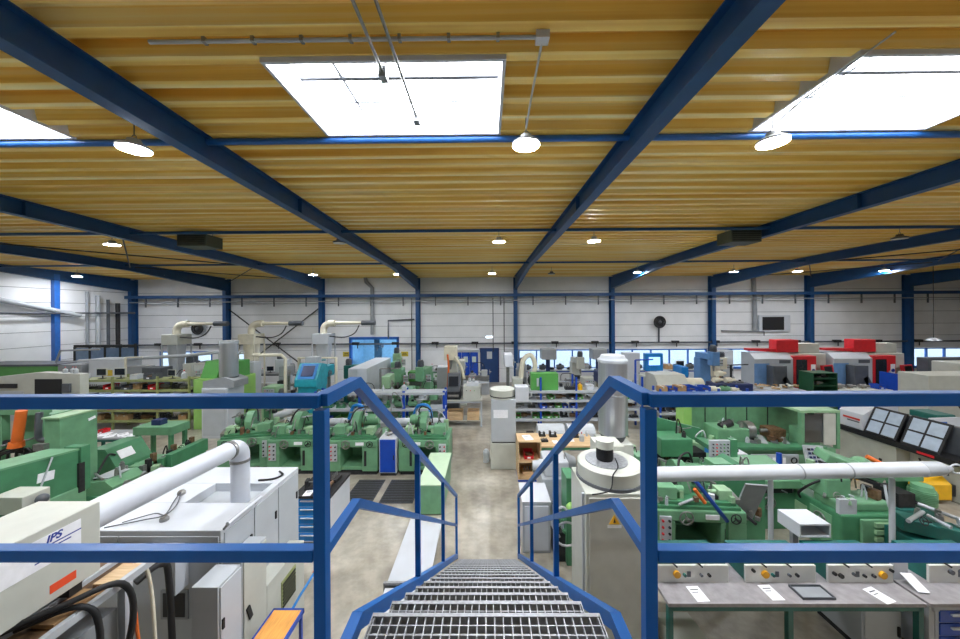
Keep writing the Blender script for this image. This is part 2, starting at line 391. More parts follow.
b = B().box(XL, XR, YF-.62, YF-.44, 5.28, 5.46)
tag(b.link('crane_beam', BEAM), 'long blue horizontal beam in front of the wall columns', 'beam')
b = B().cyl((XL+.2, YF-.5, 5.05), (XR, YF-.5, 5.05), .03, n=8)
o = tag(b.link('compressed_air_pipe', MGREY), 'thin grey pipe hung below the long blue wall beam', 'pipe')
for i in range(26):
    x = XL+1.2+i*1.97; B().box(x-.03, x+.03, YF-.53, YF-.47, 4.75, 5.28).link('hanger', DGREY, o)
b = B().cyl((XL+.2, YF-.18, 2.42), (XR, YF-.18, 2.42), .05, n=8)
o = tag(b.link('supply_pipe', DGREY), 'dark supply pipe along the far wall above the windows', 'pipe')
for i in range(20):
    x = XL+1.7+i*2.45; B().rbox((x, YF-.22, 2.45), (.42, .16, .16)).link('valve', DARK, o); B().cyl((x+.1, YF-.2, 2.4), (x+.1, YF-.2, 2.15), .03, n=6).link('outlet', DARK, o)
# wall cross-bracing
def brace(p, q, r, label, group): tag(B().cyl(p, q, r, n=6).link('brace_rod', DARK), label, 'brace', group)
a, c = COLX[0]+.2, COLX[1]-.2
brace((a, YF-.3, 4.6), (c, YF-.3, .4), .035, 'dark diagonal brace rod crossing another on the far wall', 'crossed braces on the far wall')
brace((c, YF-.26, 4.6), (a, YF-.26, .4), .035, 'dark diagonal brace rod crossing another on the far wall', 'crossed braces on the far wall')
for (xa, xb) in ((COLX[0], COLX[1]), (COLX[5], COLX[6])):
    for (ya, yb) in ((9.3, 14.4), (14.6, 20.0)):
        brace((xa+.4, ya, deckz(ya)-.2), (xb-.15, yb, deckz(yb)-.2), .022, 'thin dark diagonal rod bracing the roof bay', 'roof bracing rods')
        brace((xb-.15, ya, deckz(ya)-.23), (xa+.4, yb, deckz(yb)-.23), .022, 'thin dark diagonal rod bracing the roof bay', 'roof bracing rods')
# ---- platform and staircase ----
PF = 3.07
pl = struct(B().box(-5.5, -.56, -2.4, 1.16, PF-.04, PF-.0).link('platform', GALV))
gb = B()
for i in range(31): x = -.465+i*.031; gb.box(x-.0015, x+.0015, -.6, 1.1, PF-.03, PF)
for i in range(43): y = -.6+i*.04; gb.box(-.48, .48, y-.002, y+.002, PF-.014, PF-.002)
gb.link('walkway_grating', TREADM, pl)
B().box(.56, 5.5, -2.4, 1.16, PF-.04, PF).link('deck_plate', GALV, pl)
B().box(-5.5, 5.5, -2.4, -.6, PF-.05, PF-.001).link('deck_plate', GALV, pl)
for x in (-5.2, -1.0, 1.0, 5.2): B().box(x-.06, x+.06, -2.3, -2.18, 0, PF-.05).link('platform_post', BEAM, pl)
B().box(-5.5, 5.5, -.66, -.56, PF-.25, PF-.05).link('platform_beam', BEAM, pl)
PX = .55
def poly_tube(b, pts, x, h, wd):
    # square section rail following (y,z) points, mitred
    n = len(pts); up = []; dn = []
    for i, (y, z) in enumerate(pts):
        ds = []
        if i > 0: v = Vector((y-pts[i-1][0], z-pts[i-1][1])).normalized(); ds.append(v)
        if i < n-1: v = Vector((pts[i+1][0]-y, pts[i+1][1]-z)).normalized(); ds.append(v)
        t = sum(ds, Vector((0, 0))).normalized(); nn = Vector((-t.y, t.x)); k = h/2/max(.3, nn.dot(Vector((-ds[0].y, ds[0].x))))
        up.append((y+nn.x*k, z+nn.y*k)); dn.append((y-nn.x*k, z-nn.y*k))
    for i in range(n-1):
        b.prism([dn[i], dn[i+1], up[i+1], up[i]], 'x', x-wd/2, x+wd/2)
    return b
Y0, Y1, Y2 = 1.11, 1.40, 5.85
st = thing('staircase', 'steel staircase with blue rails and open grating treads going down to the floor', 'staircase', (0, Y2, 0))
def loc(b):   # shift world coordinates to the staircase base
    b.v = [(p[0], p[1]-Y2, p[2]) for p in b.v]; return b
for sx in (-1, 1):
    x = sx*PX-.012
    loc(poly_tube(B(), [(Y0+.0, 4.055), (Y1, 4.055), (Y2, 1.09)], x, .043, .043)).link('handrail', RAIL, st, .004)
    loc(poly_tube(B(), [(Y0+.0, 3.54), (Y1, 3.54), (Y2, .57)], x, .035, .035)).link('midrail', RAIL, st, .003)
    loc(poly_tube(B(), [(-.5, PF-.03), (Y1, PF-.03), (Y2, .03)], x, .06, .045)).link('stringer', RAIL, st, .004)
    for yy in (2.63, 4.1, Y2-.02):
        z0 = PF-(yy-Y1)*(PF-.06)/(Y2-Y1)
        loc(B().box(x-.02, x+.02, yy-.02, yy+.02, z0-.05 if yy < 5 else 0, z0+1.0)).link('post', RAIL, st, .003)
tb = B(); W = .475; D = .285
for i in range(27): x = -.468+i*.036; tb.box(x-.0025, x+.0025, 0, D, -.032, 0)
for i in range(6): y = D-.052-i*.04; tb.box(-W, W, y-.0025, y+.0025, -.032, -.0005)
tb.box(-W, W, D-.016, D, -.004, .003).box(-W, W, D-.004, D+.001, -.05, .003)
tb.box(-W-.004, -W, 0, D, -.06, .005).box(W, W+.004, 0, D, -.06, .005)
t0 = None
for k in range(0, 16):
    z = PF-.193*k; y = 1.40+.278*k-D
    if t0 is None: o = tb.link('tread', TREADM, st); t0 = o
    else: o = t0.copy(); C.objects.link(o)
    o.parent = st; o.location = (-.012, y-Y2, z)
for sx in (-1, 1):
    lab = 'blue guard rail of the landing above the grey pipe machine' if sx < 0 else 'blue guard rail of the landing above the workbenches'
    t = thing('guard_rail', lab, 'railing', (sx*PX-.012, Y0, PF))
    e = sx*5.0
    B().box(-.02, .02, -.02, .02, -1.0, .955).link('post', RAIL, t, .003)
    B().box(min(e, .0), max(e, .0), -.0215, .0215, .962, 1.006).link('handrail', RAIL, t, .004)
    B().box(min(e, sx*.022), max(e, sx*.022), -.02, .02, .45, .49).link('midrail', RAIL, t, .003)
    for q in (2.3, 4.8): B().box(sx*q-.02, sx*q+.02, -.02, .02, 0, .955).link('post', RAIL, t, .003)
# ---- lamps ----
LAMPON = emit('led_diffuser', (242, 247, 255), LAMP_POWER); LAMPOFF = mat('lamp_glass_unlit', (214, 214, 206), .3)
def lamp(label, on, hang, group):
    t = thing('high_bay_lamp', label, 'lamp', (0, 0, 0), 0, group)
    B().lathe((0, 0, 0), [(.175, 0), (.18, .03), (.15, .05), (.09, .07), (.07, .13), (0, .135)], 20).link('housing', DGREY if not on else LGREY, t)
    B().cyl((0, 0, -.006), (0, 0, .004), .168, n=20).link('diffuser', LAMPON if on else LAMPOFF, t)
    B().torus((0, 0, .16), (0, 1, 0), .03, .006, 10, 5).link('eye_ring', STEEL, t)
    B().cyl((0, 0, .18), (0, 0, hang), .008, n=5).link('chain', STEEL, t)
    return t
ON = [(.52, 4.3), (3.69, 4.3), (-4.6, 4.3), (9.3, 4.3), (-10.5, 4.3), (14.9, 4.3),
      (-11.0, 9.7), (-8.3, 10.1), (.36, 9.7), (3.12, 9.7), (7.3, 10.1), (-16.5, 9.7), (17.5, 9.7), (22, 9.7),
      (-20.4, 16.4), (-16.2, 16.4), (-8.6, 16.4), (-4.4, 16.4), (.26, 16.4), (7.4, 16.4), (12.1, 16.4), (15.2, 16.4), (19.4, 16.4),
      (-5, -3.5), (5, -3.5)]  # last pair: unseen lamps added behind the camera for the lighting
OFF = [(-4.3, 9.6), (11.9, 9.75), (3.25, 16.5)]
L0 = lamp('large round lit lamp hanging on a chain beside a skylight', True, .36, 'lit lamps beside the skylights')
L1 = lamp('round unlit high bay lamp hanging from the deck roof', False, .36, 'unlit high bay lamps')
for src, pts in ((L0, ON), (L1, OFF)):
    for i, (x, y) in enumerate(pts):
        y = YB+.233+.055+.333*round((y-YB-.288)/.333); q = (x, y, deckz(y)-.36)
        if i == 0: src.location = q
        else: r = clone(src, q)
        if src is L0 and i < 3: (src if i == 0 else r)['label'] = ('lit round lamp hanging below the white junction box by the skylight', 'lit round lamp hanging on a slanting cable at the corner of a skylight', 'lit round lamp hanging between a skylight and the thick blue beam')[i]
        if i and src is L0 and y > 5: r['label'], r['group'] = (('small lit round lamp hanging beside the middle roof tube', 'lit lamps at the middle roof tube') if y < 12 else ('tiny lit round lamp hanging close to the far wall', 'lit lamps close to the far wall'))
        if i and src is L0 and y < 0: r['label'], r['group'] = 'added unseen round lamp lighting the landing from behind the camera', 'added unseen lamps behind the camera'
b = B(); yy = 3.02; z = deckz(yy)-.03
b.cyl((-3.1, yy, z), (.47, yy, z), .018, n=8)
o = tag(b.link('conduit', LGREY), 'light grey cable conduit under the deck beside the skylight', 'conduit')
for i in range(7): B().box(-2.6+i*.45, -2.57+i*.45, yy-.025, yy+.025, z-.02, z+.03).link('clip', STEEL, o)
B().box(.46, .58, yy-.05, yy+.05, z-.04, z+.03).link('junction_box', WHITE, o)
tag(B().tube([(.52, yy+.03, z-.03), (.52, 3.75, z-.06), (.52, 4.26, z-.14)], .012, 6).link('lamp_cable', LGREY), 'thin cable from the junction box to the lamp', 'cable')
tag(B().tube([(3.69, 3.0, z-.01), (3.69, 3.9, z-.06), (3.69, 4.26, z-.14)], .01, 6).link('lamp_cable', LGREY), 'thin cable running beside the skylight corner to the lamp', 'cable')
for xx, ye, lb in ((-1.04, 3.35, 'shorter'), (-.86, 4.1, 'longer')):
    o = tag(B().cyl((xx, -.5, deckz(0)-.06), (xx, ye, deckz(ye)-.1), .016, n=7).link('opener_rod', STEEL), '%s steel opener rod reaching into the skylight' % lb, 'rod')
    B().box(xx-.035, xx+.035, ye-.05, ye+.06, deckz(ye)-.16, deckz(ye)-.05).link('bracket', MGREY, o)
    B().cyl((xx, ye, deckz(ye)-.1), (xx+.05, ye+.1, deckz(ye)+.35), .01, n=6).link('link_arm', STEEL, o)
# unit heaters under the roof
for x, lb in ((-8.4, 'over the lime green cabinet side'), (7.3, 'beside the red machines side')):
    t = thing('unit_heater', 'dark olive unit heater box hung under the roof ' + lb, 'heater', (x, 9.62, 6.28))
    B().box(-.42, .42, -.3, .3, 0, .34).link('housing', mat('dark_olive', (70, 78, 66), .6), t, .01)
    for i in range(5): B().box(-.38, .38, -.31, -.3, .04+i*.058, .065+i*.058).link('louvre', DARK, t)
    for s_ in (-.36, .36): B().cyl((s_, 0, .34), (s_, 0, .46), .012, n=6).link('hanger', STEEL, t)
# ================= BUILDERS =================
PI = math.pi
def buttons(panel, x0, x1, z, y, n, mats, r=.018):
    for i in range(n):
        x = x0+(x1-x0)*(i/(n-1) if n > 1 else .5)
        B().cyl((x, y, z), (x, y-.025, z), r, n=8).link('button', mats[i % len(mats)], panel)
def handwheel(t, c, R, axis=(0, 1, 0), m=None):
    m = m or STEEL; c = Vector(c); a = Vector(axis); b = B().torus(c, axis, R, R*.12, 16, 6)
    u = a.orthogonal().normalized(); v = a.cross(u)
    for k in range(3):
        e = u*math.cos(k*2.094)+v*math.sin(k*2.094); b.cyl(c, c+e*R, R*.09, n=5)
    b.cyl(c-a*.02, c+a*.08, R*.22, n=8); return b.link('handwheel', m, t)
def motor(t, p0, p1, r, m, name='motor'):
    p0, p1 = Vector(p0), Vector(p1); d = (p1-p0); b = B().cyl(p0, p0+d*.8, r, n=16); b.cyl(p0+d*.8, p1, r*.9, r*.8, n=16)
    for k in range(8):
        q = p0+d*(.12+k*.08); b.cyl(q, q+d*.03, r*1.08, n=16)
    return b.link(name, m, t)
def grinder(label, loc, rz=0, col=None, col2=None, W=1.3, mirror=False, group=None, sc=1.0):
    col = col or GREEN; col2 = col2 or GREEN2; s = -1 if mirror else 1
    t = thing('grinding_machine', label, 'machine', loc, rz, group); h = W/2
    def X(a, b): return (min(a*s, b*s), max(a*s, b*s))
    b = B(); b.box(*X(-h, -h+.34), -.5, .5, .1, .74).box(*X(h-.42, h), -.5, .5, .1, .74).box(-h, h, -.5, .5, .74, .93).box(-h, h, .3, .5, .1, .74).box(-h+.05, h-.05, -.42, .4, .1, .2)
    b.link('base', col, t, .02)
    B().box(-h+.04, h-.04, -.46, .46, 0, .1).link('plinth', DARK, t)
    B().box(-h+.06, h-.06, -.46, -.08, .93, .99).box(-h+.12, h-.12, -.42, -.12, .99, 1.05).link('table', col2, t, .01)
    b = B().box(*X(-h+.1, -h+.42), -.4, -.1, 1.05, 1.27); b.cyl((s*(-h+.42), -.25, 1.17), (s*(-h+.58), -.25, 1.17), .07, n=12); b.link('workhead', col, t, .015)
    B().box(*X(h-.36, h-.14), -.36, -.14, 1.05, 1.22).cyl((s*(h-.36), -.25, 1.15), (s*(h-.5), -.25, 1.15), .035, n=10).link('tailstock', GREEN3 if col is GREEN else col, t, .01)
    pr = [(.12+.30*math.cos(a), 1.18+.34*math.sin(a)) for a in [PI*k/10 for k in range(11)]]+[(-.18, .98), (.42, .98)]
    B().prism(pr, 'x', -.16, .02).link('wheel_guard', col, t, .01)
    B().box(*X(.0, .46), .02, .42, .93, 1.1).link('wheelhead', col2, t, .02)
    motor(t, (s*.06, .2, 1.27), (s*.5, .2, 1.27), .15, col)
    handwheel(t, (s*(-h+.5), -.54, .83), .11, (0, -1, 0)); handwheel(t, (s*(h-.2), -.54, .84), .08, (0, -1, 0), DARK)
    p = B().box(*X(-h+.07, -h+.26), -.53, -.5, .38, .84).link('control_panel', LGREY, t, .005)
    for k in range(4): buttons(p, s*(-h+.11), s*(-h+.22), .44+k*.11, -.53, 2, [RED, BLACK, YELLOW, BLACK], .02)
    B().tube([(s*.3, .3, 1.4), (s*.2, .25, 1.62), (s*-.1, 0, 1.6), (s*-.2, -.2, 1.3)], .02, 6, 4).link('hose', BLACK, t)
    B().box(*X(h-.36, h-.3), -.515, -.5, .25, .65).link('slot', DARK, t)
    B().tube([(s*-.3, .35, .93), (s*-.3, .35, 1.45), (s*-.3, .1, 1.5)], .025, 6).link('coolant_pipe', STEEL, t)
    B().box(*X(-h+.45, -h+.62), -.2, -.02, 1.05, 1.12).box(*X(-h+.5, -h+.56), -.15, -.05, 1.12, 1.2).link('dresser', DARK, t)
    for k in range(7):
        x = s*(-h+.12+k*(W-.3)/6); hh = .05+.07*((k*37) % 5)/4
        B().box(x-.03, x+.035, -.44+.05*(k % 3), -.37+.05*(k % 3), 1.05, 1.06+hh).link('fitting', [STEEL, DARK, GREEN3, BRONZE][k % 4], t)
    for k in range(3): B().tube([(s*(-.4+k*.28), .1, 1.2), (s*(-.36+k*.28), -.1, 1.34+.05*k), (s*(-.3+k*.25), -.3, 1.14)], .012, 5, 3).link('nozzle', STEEL if k % 2 else BLACK, t)
    B().cyl((s*(-h+.16), .3, .93), (s*(-h+.16), .3, 1.22), .07, n=10).link('oil_pot', GREEN3 if mirror else LGREY, t)
    B().box(*X(.08, .3), -.515, -.5, .8, .88).link('name_plate', PAPER, t)
    B().rbox((s*(h-.06), -.2, 1.02), (.1, .3, .16), (.2, 0, 0)).link('end_stop', STEEL, t)
    t.scale = (sc, sc, sc); return t
def lathe(label, loc, rz=0, L=2.2, col=None, col2=None, group=None, guard=False):
    col = col or GREEN; col2 = col2 or GREEN2
    t = thing('lathe', label, 'machine', loc, rz, group); h = L/2
    B().box(-h, -h+.6, -.35, .35, 0, .72).link('pedestal', col, t, .02); B().box(h-.42, h, -.33, .33, 0, .72).link('pedestal', col, t, .02)
    B().prism([(-.5, .62), (.36, .62), (.36, .72), (-.42, .72)], 'x', -h+.1, h-.05).link('chip_tray', col2, t)
    B().box(-h+.05, h, -.2, -.06, .72, .92).box(-h+.05, h, .08, .22, .72, .92).box(-h+.05, h, -.06, .08, .72, .8).link('bed', STEEL, t)
    B().box(-h, -h+.56, -.3, .3, .92, 1.4).link('headstock', col, t, .03)
    B().cyl((-h+.56, 0, 1.14), (-h+.7, 0, 1.14), .15, n=18).cyl((-h+.7, 0, 1.14), (-h+.74, 0, 1.14), .06, n=10).link('chuck', STEEL, t)
    c = B().box(-.1, .3, -.42, .3, .92, 1.0).box(-.02, .2, -.2, .12, 1.0, 1.1).box(-.06, .26, -.46, -.24, .64, .92).link('carriage', col2, t, .01)
    B().box(.03, .15, -.1, .04, 1.1, 1.22).link('tool_post', DARK, c)
    B().box(h-.42, h-.1, -.14, .14, .92, 1.24).cyl((h-.42, 0, 1.14), (h-.58, 0, 1.14), .035, n=10).link('tailstock', col, t, .02)
    handwheel(t, (.1, -.5, .8), .1, (0, -1, 0)); handwheel(t, (h+.03, 0, 1.14), .11, (1, 0, 0))
    p = B().rbox((-h+.28, -.31, 1.2), (.42, .02, .26)).link('control_panel', LGREY, t)
    buttons(p, -h+.14, -h+.42, 1.26, -.32, 4, [RED, BLACK, LEAF, BLACK]); buttons(p, -h+.14, -h+.42, 1.16, -.32, 3, [BLACK, YELLOW, BLACK])
    B().box(-h+.1, -h+.4, -.355, -.345, .2, .55).link('access_door', col2, t)
    if guard: B().box(-h+.5, h-.1, .3, .33, .72, 1.75).link('splash_guard', col2, t)
    B().tube([(h-.3, .3, .8), (h-.3, .32, 1.5), (.2, .2, 1.6), (.1, 0, 1.35)], .015, 6, 4).link('coolant_hose', BLACK, t)
    return t
def mill(label, loc, rz=0, col=None, H=2.05, group=None):
    col = col or GREEN
    t = thing('milling_machine', label, 'machine', loc, rz, group)
    B().box(-.35, .35, -.5, .45, 0, .14).link('base', col, t, .02)
    B().prism([(-.05, .14), (.42, .14), (.40, H-.35), (.02, H-.35)], 'x', -.24, .24).link('column', col, t, .02)
    B().box(-.22, .22, -.5, -.02, .62, .86).link('knee', col, t, .02); B().cyl((0, -.25, .14), (0, -.25, .62), .06, n=10).link('elevating_screw', STEEL, t)
    B().box(-.65, .65, -.44, -.12, .86, .96).link('table', STEEL, t); B().box(-.16, .1, -.4, -.16, .96, 1.12).link('vise', DARK, t)
    B().box(-.2, .2, -.5, .4, H-.38, H-.12).link('ram', col, t, .02)
    B().box(-.17, .17, -.62, -.3, H-.62, H-.02).link('head', col, t, .03); B().cyl((0, -.46, H-.62), (0, -.46, H-.86), .06, .03, 12).link('spindle', STEEL, t)
    motor(t, (0, -.44, H-.02), (0, -.44, H+.26), .13, DGREY)
    handwheel(t, (.69, -.28, .9), .1, (1, 0, 0)); handwheel(t, (-.69, -.28, .9), .1, (-1, 0, 0)); handwheel(t, (0, -.56, .72), .09, (0, -1, 0))
    p = B().rbox((.34, -.42, H-.5), (.2, .08, .3)).link('control_panel', LGREY, t); buttons(p, .28, .4, H-.42, -.46, 3, [RED, LEAF, BLACK]); buttons(p, .28, .4, H-.54, -.46, 3, [BLACK])
    return t
def drill(label, loc, rz=0, col=None, H=1.9, group=None):
    col = col or LGREY
    t = thing('drill_press', label, 'machine', loc, rz, group)
    B().box(-.22, .22, -.35, .25, 0, .1).link('base', col, t, .01); B().cyl((0, .1, .1), (0, .1, H-.3), .06, n=14).link('column', STEEL, t)
    B().box(-.2, .2, -.34, .06, .82, .88).link('table', STEEL, t)
    B().box(-.15, .15, -.4, .3, H-.45, H).link('head', col, t, .03); B().cyl((0, -.25, H-.45), (0, -.25, H-.68), .04, .02, 10).link('spindle', STEEL, t)
    handwheel(t, (.19, -.2, H-.3), .12, (1, 0, 0)); motor(t, (0, .36, H-.4), (0, .36, H+.02), .11, DGREY); return t
def cabinet(label, loc, w, d, h, m, rz=0, doors=1, name='cabinet', cat='cabinet', group=None, dm=None, plinth=True, back=False):
    t = thing(name, label, cat, loc, rz, group); z0 = .08 if plinth else 0
    B().box(-w/2, w/2, -d/2, d/2, z0, h).link('body', m, t, .008)
    if plinth: B().box(-w/2+.02, w/2-.02, -d/2+.03, d/2-.02, 0, .08).link('plinth', DARK, t)
    for i in range(doors):
        a = -w/2+.02+i*(w-.04)/doors; b_ = a+(w-.04)/doors-.008
        p = B().box(a+.004, b_, -d/2-.016, -d/2, z0+.03, h-.03).link('door', dm or m, t, .004)
        B().box(b_-.05, b_-.025, -d/2-.035, -d/2-.016, h*.5-.06, h*.5+.06).link('handle', DARK, p)
    return t
def bench(label, loc, w, d, h, top, frame, rz=0, drawers=0, dm=None, lower=False, group=None, name='workbench'):
    t = thing(name, label, 'table', loc, rz, group)
    B().box(-w/2, w/2, -d/2, d/2, h-.045, h).link('tabletop', top, t, .004)
    for x in (-w/2+.04, w/2-.04):
        for y in (-d/2+.05, d/2-.05): B().box(x-.03, x+.03, y-.03, y+.03, 0, h-.045).link('leg', frame, t)
    B().box(-w/2+.04, w/2-.04, -d/2+.02, -d/2+.05, h-.11, h-.045).link('apron', frame, t)
    if lower: B().box(-w/2+.05, w/2-.05, -d/2+.06, d/2-.06, .22, .25).link('lower_shelf', top, t)
    if drawers:
        bw = min(.55, w*.5); x1 = w/2-.08; b = B().box(x1-bw, x1, -d/2+.03, d/2-.05, .1, h-.115).link('drawer_unit', LGREY, t)
        hh = (h-.24)/drawers
        for k in range(drawers):
            p = B().box(x1-bw+.02, x1-.02, -d/2+.012, -d/2+.03, .12+k*hh, .11+(k+1)*hh-.015).link('drawer', dm or CYAN, t)
            B().box(x1-bw+.06, x1-.06, -d/2-.008, -d/2+.012, .11+(k+1)*hh-.05, .11+(k+1)*hh-.03).link('handle', STEEL, p)
    return t
def rack(label, x0, x1, y, depth, zs, posts, pm, sm, top=None, name='shelf_rack', pw=.03, group=None):
    cx = (x0+x1)/2; t = thing(name, label, 'shelf', (cx, y, 0), 0, group); top = top or zs[-1]+.35
    for p in posts:
        for q in (0, depth): B().box(p-cx-pw, p-cx+pw, q-pw, q+pw, 0, top).link('post', pm, t)
    for z in zs:
        B().box(x0-cx, x1-cx, -.03, depth+.03, z-.03, z).link('shelf', sm, t); B().box(x0-cx, x1-cx, -.045, -.03, z-.07, z+.01).link('shelf_lip', sm, t)
    return t
def kit(t, x0, x1, y0, y1, z, n, seed=1, mats=None, s=1.0):
    # small fittings crowding a machine's top: blocks, stubs, rods, valves and hoses
    R = random.Random(seed); mats = mats or [STEEL, DARK, GREEN3, GREEN2, STEEL, BRONZE, LGREY, GREEN]
    for k in range(n):
        x, y = R.uniform(x0, x1), R.uniform(y0, y1); m_ = R.choice(mats); q = R.random(); a = R.uniform(.03, .08)*s; h_ = R.uniform(.05, .2)*s
        if q < .3: B().rbox((x, y, z+h_/2-.01), (a*2, a*1.6, h_), (0, 0, R.uniform(0, 3))).link('fitting_block', m_, t, .006)
        elif q < .55: B().cyl((x, y, z-.01), (x, y, z+h_), a*.7, a*.55, 10).cyl((x, y, z+h_), (x, y, z+h_+.03), a*.35, n=8).link('valve', m_, t)
        elif q < .72:
            r_ = R.uniform(0, 3); d = Vector((math.cos(r_), math.sin(r_), .1))*R.uniform(.1, .24)*s
            B().cyl(Vector((x, y, z+.06))-d, Vector((x, y, z+.06))+d, a*.4, n=8).link('rod', R.choice([STEEL, DARK, LGREY]), t)
        elif q < .88:
            e = R.uniform(-.2, .2)*s, R.uniform(-.2, .1)*s
            B().tube([(x, y, z), (x+e[0]*.3, y+e[1]*.3, z+h_*1.4+.08), (x+e[0], y+e[1], z+h_*.6), (x+e[0]*1.1, y+e[1]*1.1, z-.02)], .014*s, 6, 4).link('hose', R.choice([BLACK, STEEL, DGREY, LGREY]), t)
        else: handwheel(t, (x, y, z+.09*s), .06*s, (0, -1, .4), R.choice([STEEL, DARK]))
# ---- small clutter prototypes ----
PROTO = {}
def proto(key):
    if key in PROTO: return PROTO[key]
    k, m, dsc, w, cat = CL[key]
    t = thing(k, dsc, cat, (0, 0, 0))
    r = w/2
    if k == 'plastic_bin':
        B().box(-r, r, -.2, .2, 0, .012).box(-r, -r+.012, -.2, .2, .012, .2).box(r-.012, r, -.2, .2, .012, .2).box(-r, r, .188, .2, .012, .2).box(-r, r, -.2, -.188, .012, .11).link('shell', m, t)
        B().rbox((0, 0, .07), (w*.7, .25, .1), (0, .1, .3)).link('contents', BRONZE, t); B().box(-.05, .05, -.206, -.2, .03, .08).link('label_card', PAPER, t)
    elif k == 'carton':
        B().box(-r, r, -.16, .16, 0, w*.7).link('box', m, t, .004); B().box(-.03, .03, -.162, .162, w*.7-.06, w*.7+.002).link('tape', BEIGE, t)
    elif k == 'workpiece':
        B().cyl((-r, 0, .09), (r*.2, 0, .09), .09, n=12).cyl((r*.2, 0, .09), (r, 0, .09), .05, n=10).link('shaft', m, t); B().box(-r*.7, -r*.5, -.08, .08, 0, .03).link('cradle', CARD, t)
    elif k == 'oil_can':
        B().lathe((0, 0, 0), [(0, 0), (r, 0), (r, .2), (.02, .26), (.015, .3)], 12).link('can', m, t); B().cyl((0, 0, .29), (0, 0, .34), .022, n=8).link('cap', RED, t)
    elif k == 'tool_block':
        B().box(-r, r, -.12, .12, 0, .09).link('block', m, t)
        for i in range(4): B().cyl((-r*.7+i*r*.46, 0, .09), (-r*.7+i*r*.46, 0, .2), .022, .014, 8).link('tool', STEEL, t)
    elif k == 'paper_sheet':
        B().box(-r, r, -.15, .15, 0, .004).link('sheet', m, t); B().box(-r*.7, r*.6, .07, .09, .004, .0045).box(-r*.7, r*.3, .02, .035, .004, .0045).link('print', DGREY, t)
    elif k == 'small_motor':
        motor(t, (-r, 0, .12), (r, 0, .12), .11, m, 'motor_body'); B().box(-r*.7, r*.4, -.1, .1, 0, .02).box(-.05, .05, -.06, .06, .22, .28).link('foot', DARK, t)
    elif k == 'gear_wheel':
        b = B().cyl((0, 0, 0), (0, 0, .07), r, n=18)
        for i in range(12): a = i*PI/6; b.rbox((r*math.cos(a), r*math.sin(a), .035), (.03, .03, .07), (0, 0, a))
        b.link('rim', m, t); B().cyl((0, 0, .07), (0, 0, .12), r*.35, n=10).link('hub', DARK, t)
    elif k == 'clamp_fixture':
        B().box(-r, r, -.12, .12, 0, .06).box(-r, -r*.5, -.1, .1, .06, .24).box(r*.4, r*.8, -.08, .08, .06, .2).link('frame', m, t); B().cyl((-r*.6, 0, .17), (r*1.1, 0, .17), .02, n=6).link('screw', STEEL, t)
    elif k == 'cable_coil':
        B().torus((0, 0, .03), (0, 0, 1), r*.8, .028, 16, 6).torus((.01, .01, .075), (0, 0, 1), r*.74, .026, 16, 6).link('coil', m, t); B().box(r*.7, r*.9, -.03, .03, 0, .11).link('tie', YELLOW, t)
    elif k == 'monitor':
        B().box(-.1, .1, -.07, .09, 0, .02).cyl((0, .03, .02), (0, .03, .15), .02, n=6).link('stand', DARK, t); s_ = B().box(-r, r, -.02, .03, .13, .13+w*.7).link('case', m, t, .006)
        B().box(-r+.02, r-.02, -.024, -.02, .15, .11+w*.7).link('screen', SCREEN, s_)
    elif k == 'bottle':
        B().lathe((0, 0, 0), [(0, 0), (r, 0), (r, .14), (r*.4, .19), (r*.4, .23)], 10).link('bottle_body', m, t); B().cyl((0, 0, .22), (0, 0, .25), r*.5, n=8).link('cap', WHITE, t)
    PROTO[key] = t
    return t
CL = {'bin_b': ('plastic_bin', ROYAL, 'blue plastic storage bin', .3, 'bin'), 'bin_r': ('plastic_bin', RED, 'red plastic storage bin', .3, 'bin'), 'bin_g': ('plastic_bin', LEAF, 'green plastic storage bin', .3, 'bin'),
 'bin_k': ('plastic_bin', DGREY, 'dark grey plastic storage bin', .34, 'bin'), 'carton': ('carton', CARD, 'brown cardboard carton', .34, 'box'), 'carton_w': ('carton', WHITE, 'white cardboard carton', .3, 'box'),
 'work': ('workpiece', STEEL, 'stepped steel shaft workpiece', .4, 'workpiece'), 'work_b': ('workpiece', BRONZE, 'brown oily shaft workpiece', .44, 'workpiece'), 'can': ('oil_can', LGREY, 'grey oil can with red cap', .2, 'can'),
 'can_y': ('oil_can', YELLOW, 'yellow oil can with red cap', .2, 'can'), 'tools': ('tool_block', DARK, 'dark block holding cutting tools', .34, 'tool holder'), 'tools_w': ('tool_block', WOOD, 'wooden block holding cutting tools', .34, 'tool holder'),
 'paper': ('paper_sheet', PAPER, 'white printed work sheet', .21, 'paper'), 'smotor': ('small_motor', GREEN, 'small green electric motor', .36, 'motor'), 'smotor_g': ('small_motor', DGREY, 'small dark grey electric motor', .36, 'motor'),
 'gear': ('gear_wheel', STEEL, 'steel gear wheel', .24, 'gear'), 'clamp': ('clamp_fixture', DARK, 'dark iron clamp fixture', .34, 'clamp'), 'clamp_g': ('clamp_fixture', GREEN2, 'green clamp fixture', .36, 'clamp'),
 'coil': ('cable_coil', BLACK, 'black coiled cable', .34, 'cable'), 'coil_b': ('cable_coil', ROYAL, 'blue coiled hose', .34, 'hose'), 'mon': ('monitor', DGREY, 'dark desktop monitor', .44, 'monitor'),
 'mon_w': ('monitor', BEIGE, 'beige desktop monitor', .42, 'monitor'), 'bottle': ('bottle', WHITE, 'white plastic bottle', .1, 'bottle'), 'bottle_b': ('bottle', CYAN, 'blue plastic bottle', .1, 'bottle'),
 'work_c': ('workpiece', CREAM, 'cream coloured cylindrical part', .36, 'workpiece'), 'bin_n': ('plastic_bin', NAVY, 'navy plastic storage bin', .34, 'bin')}
USEDP = set()
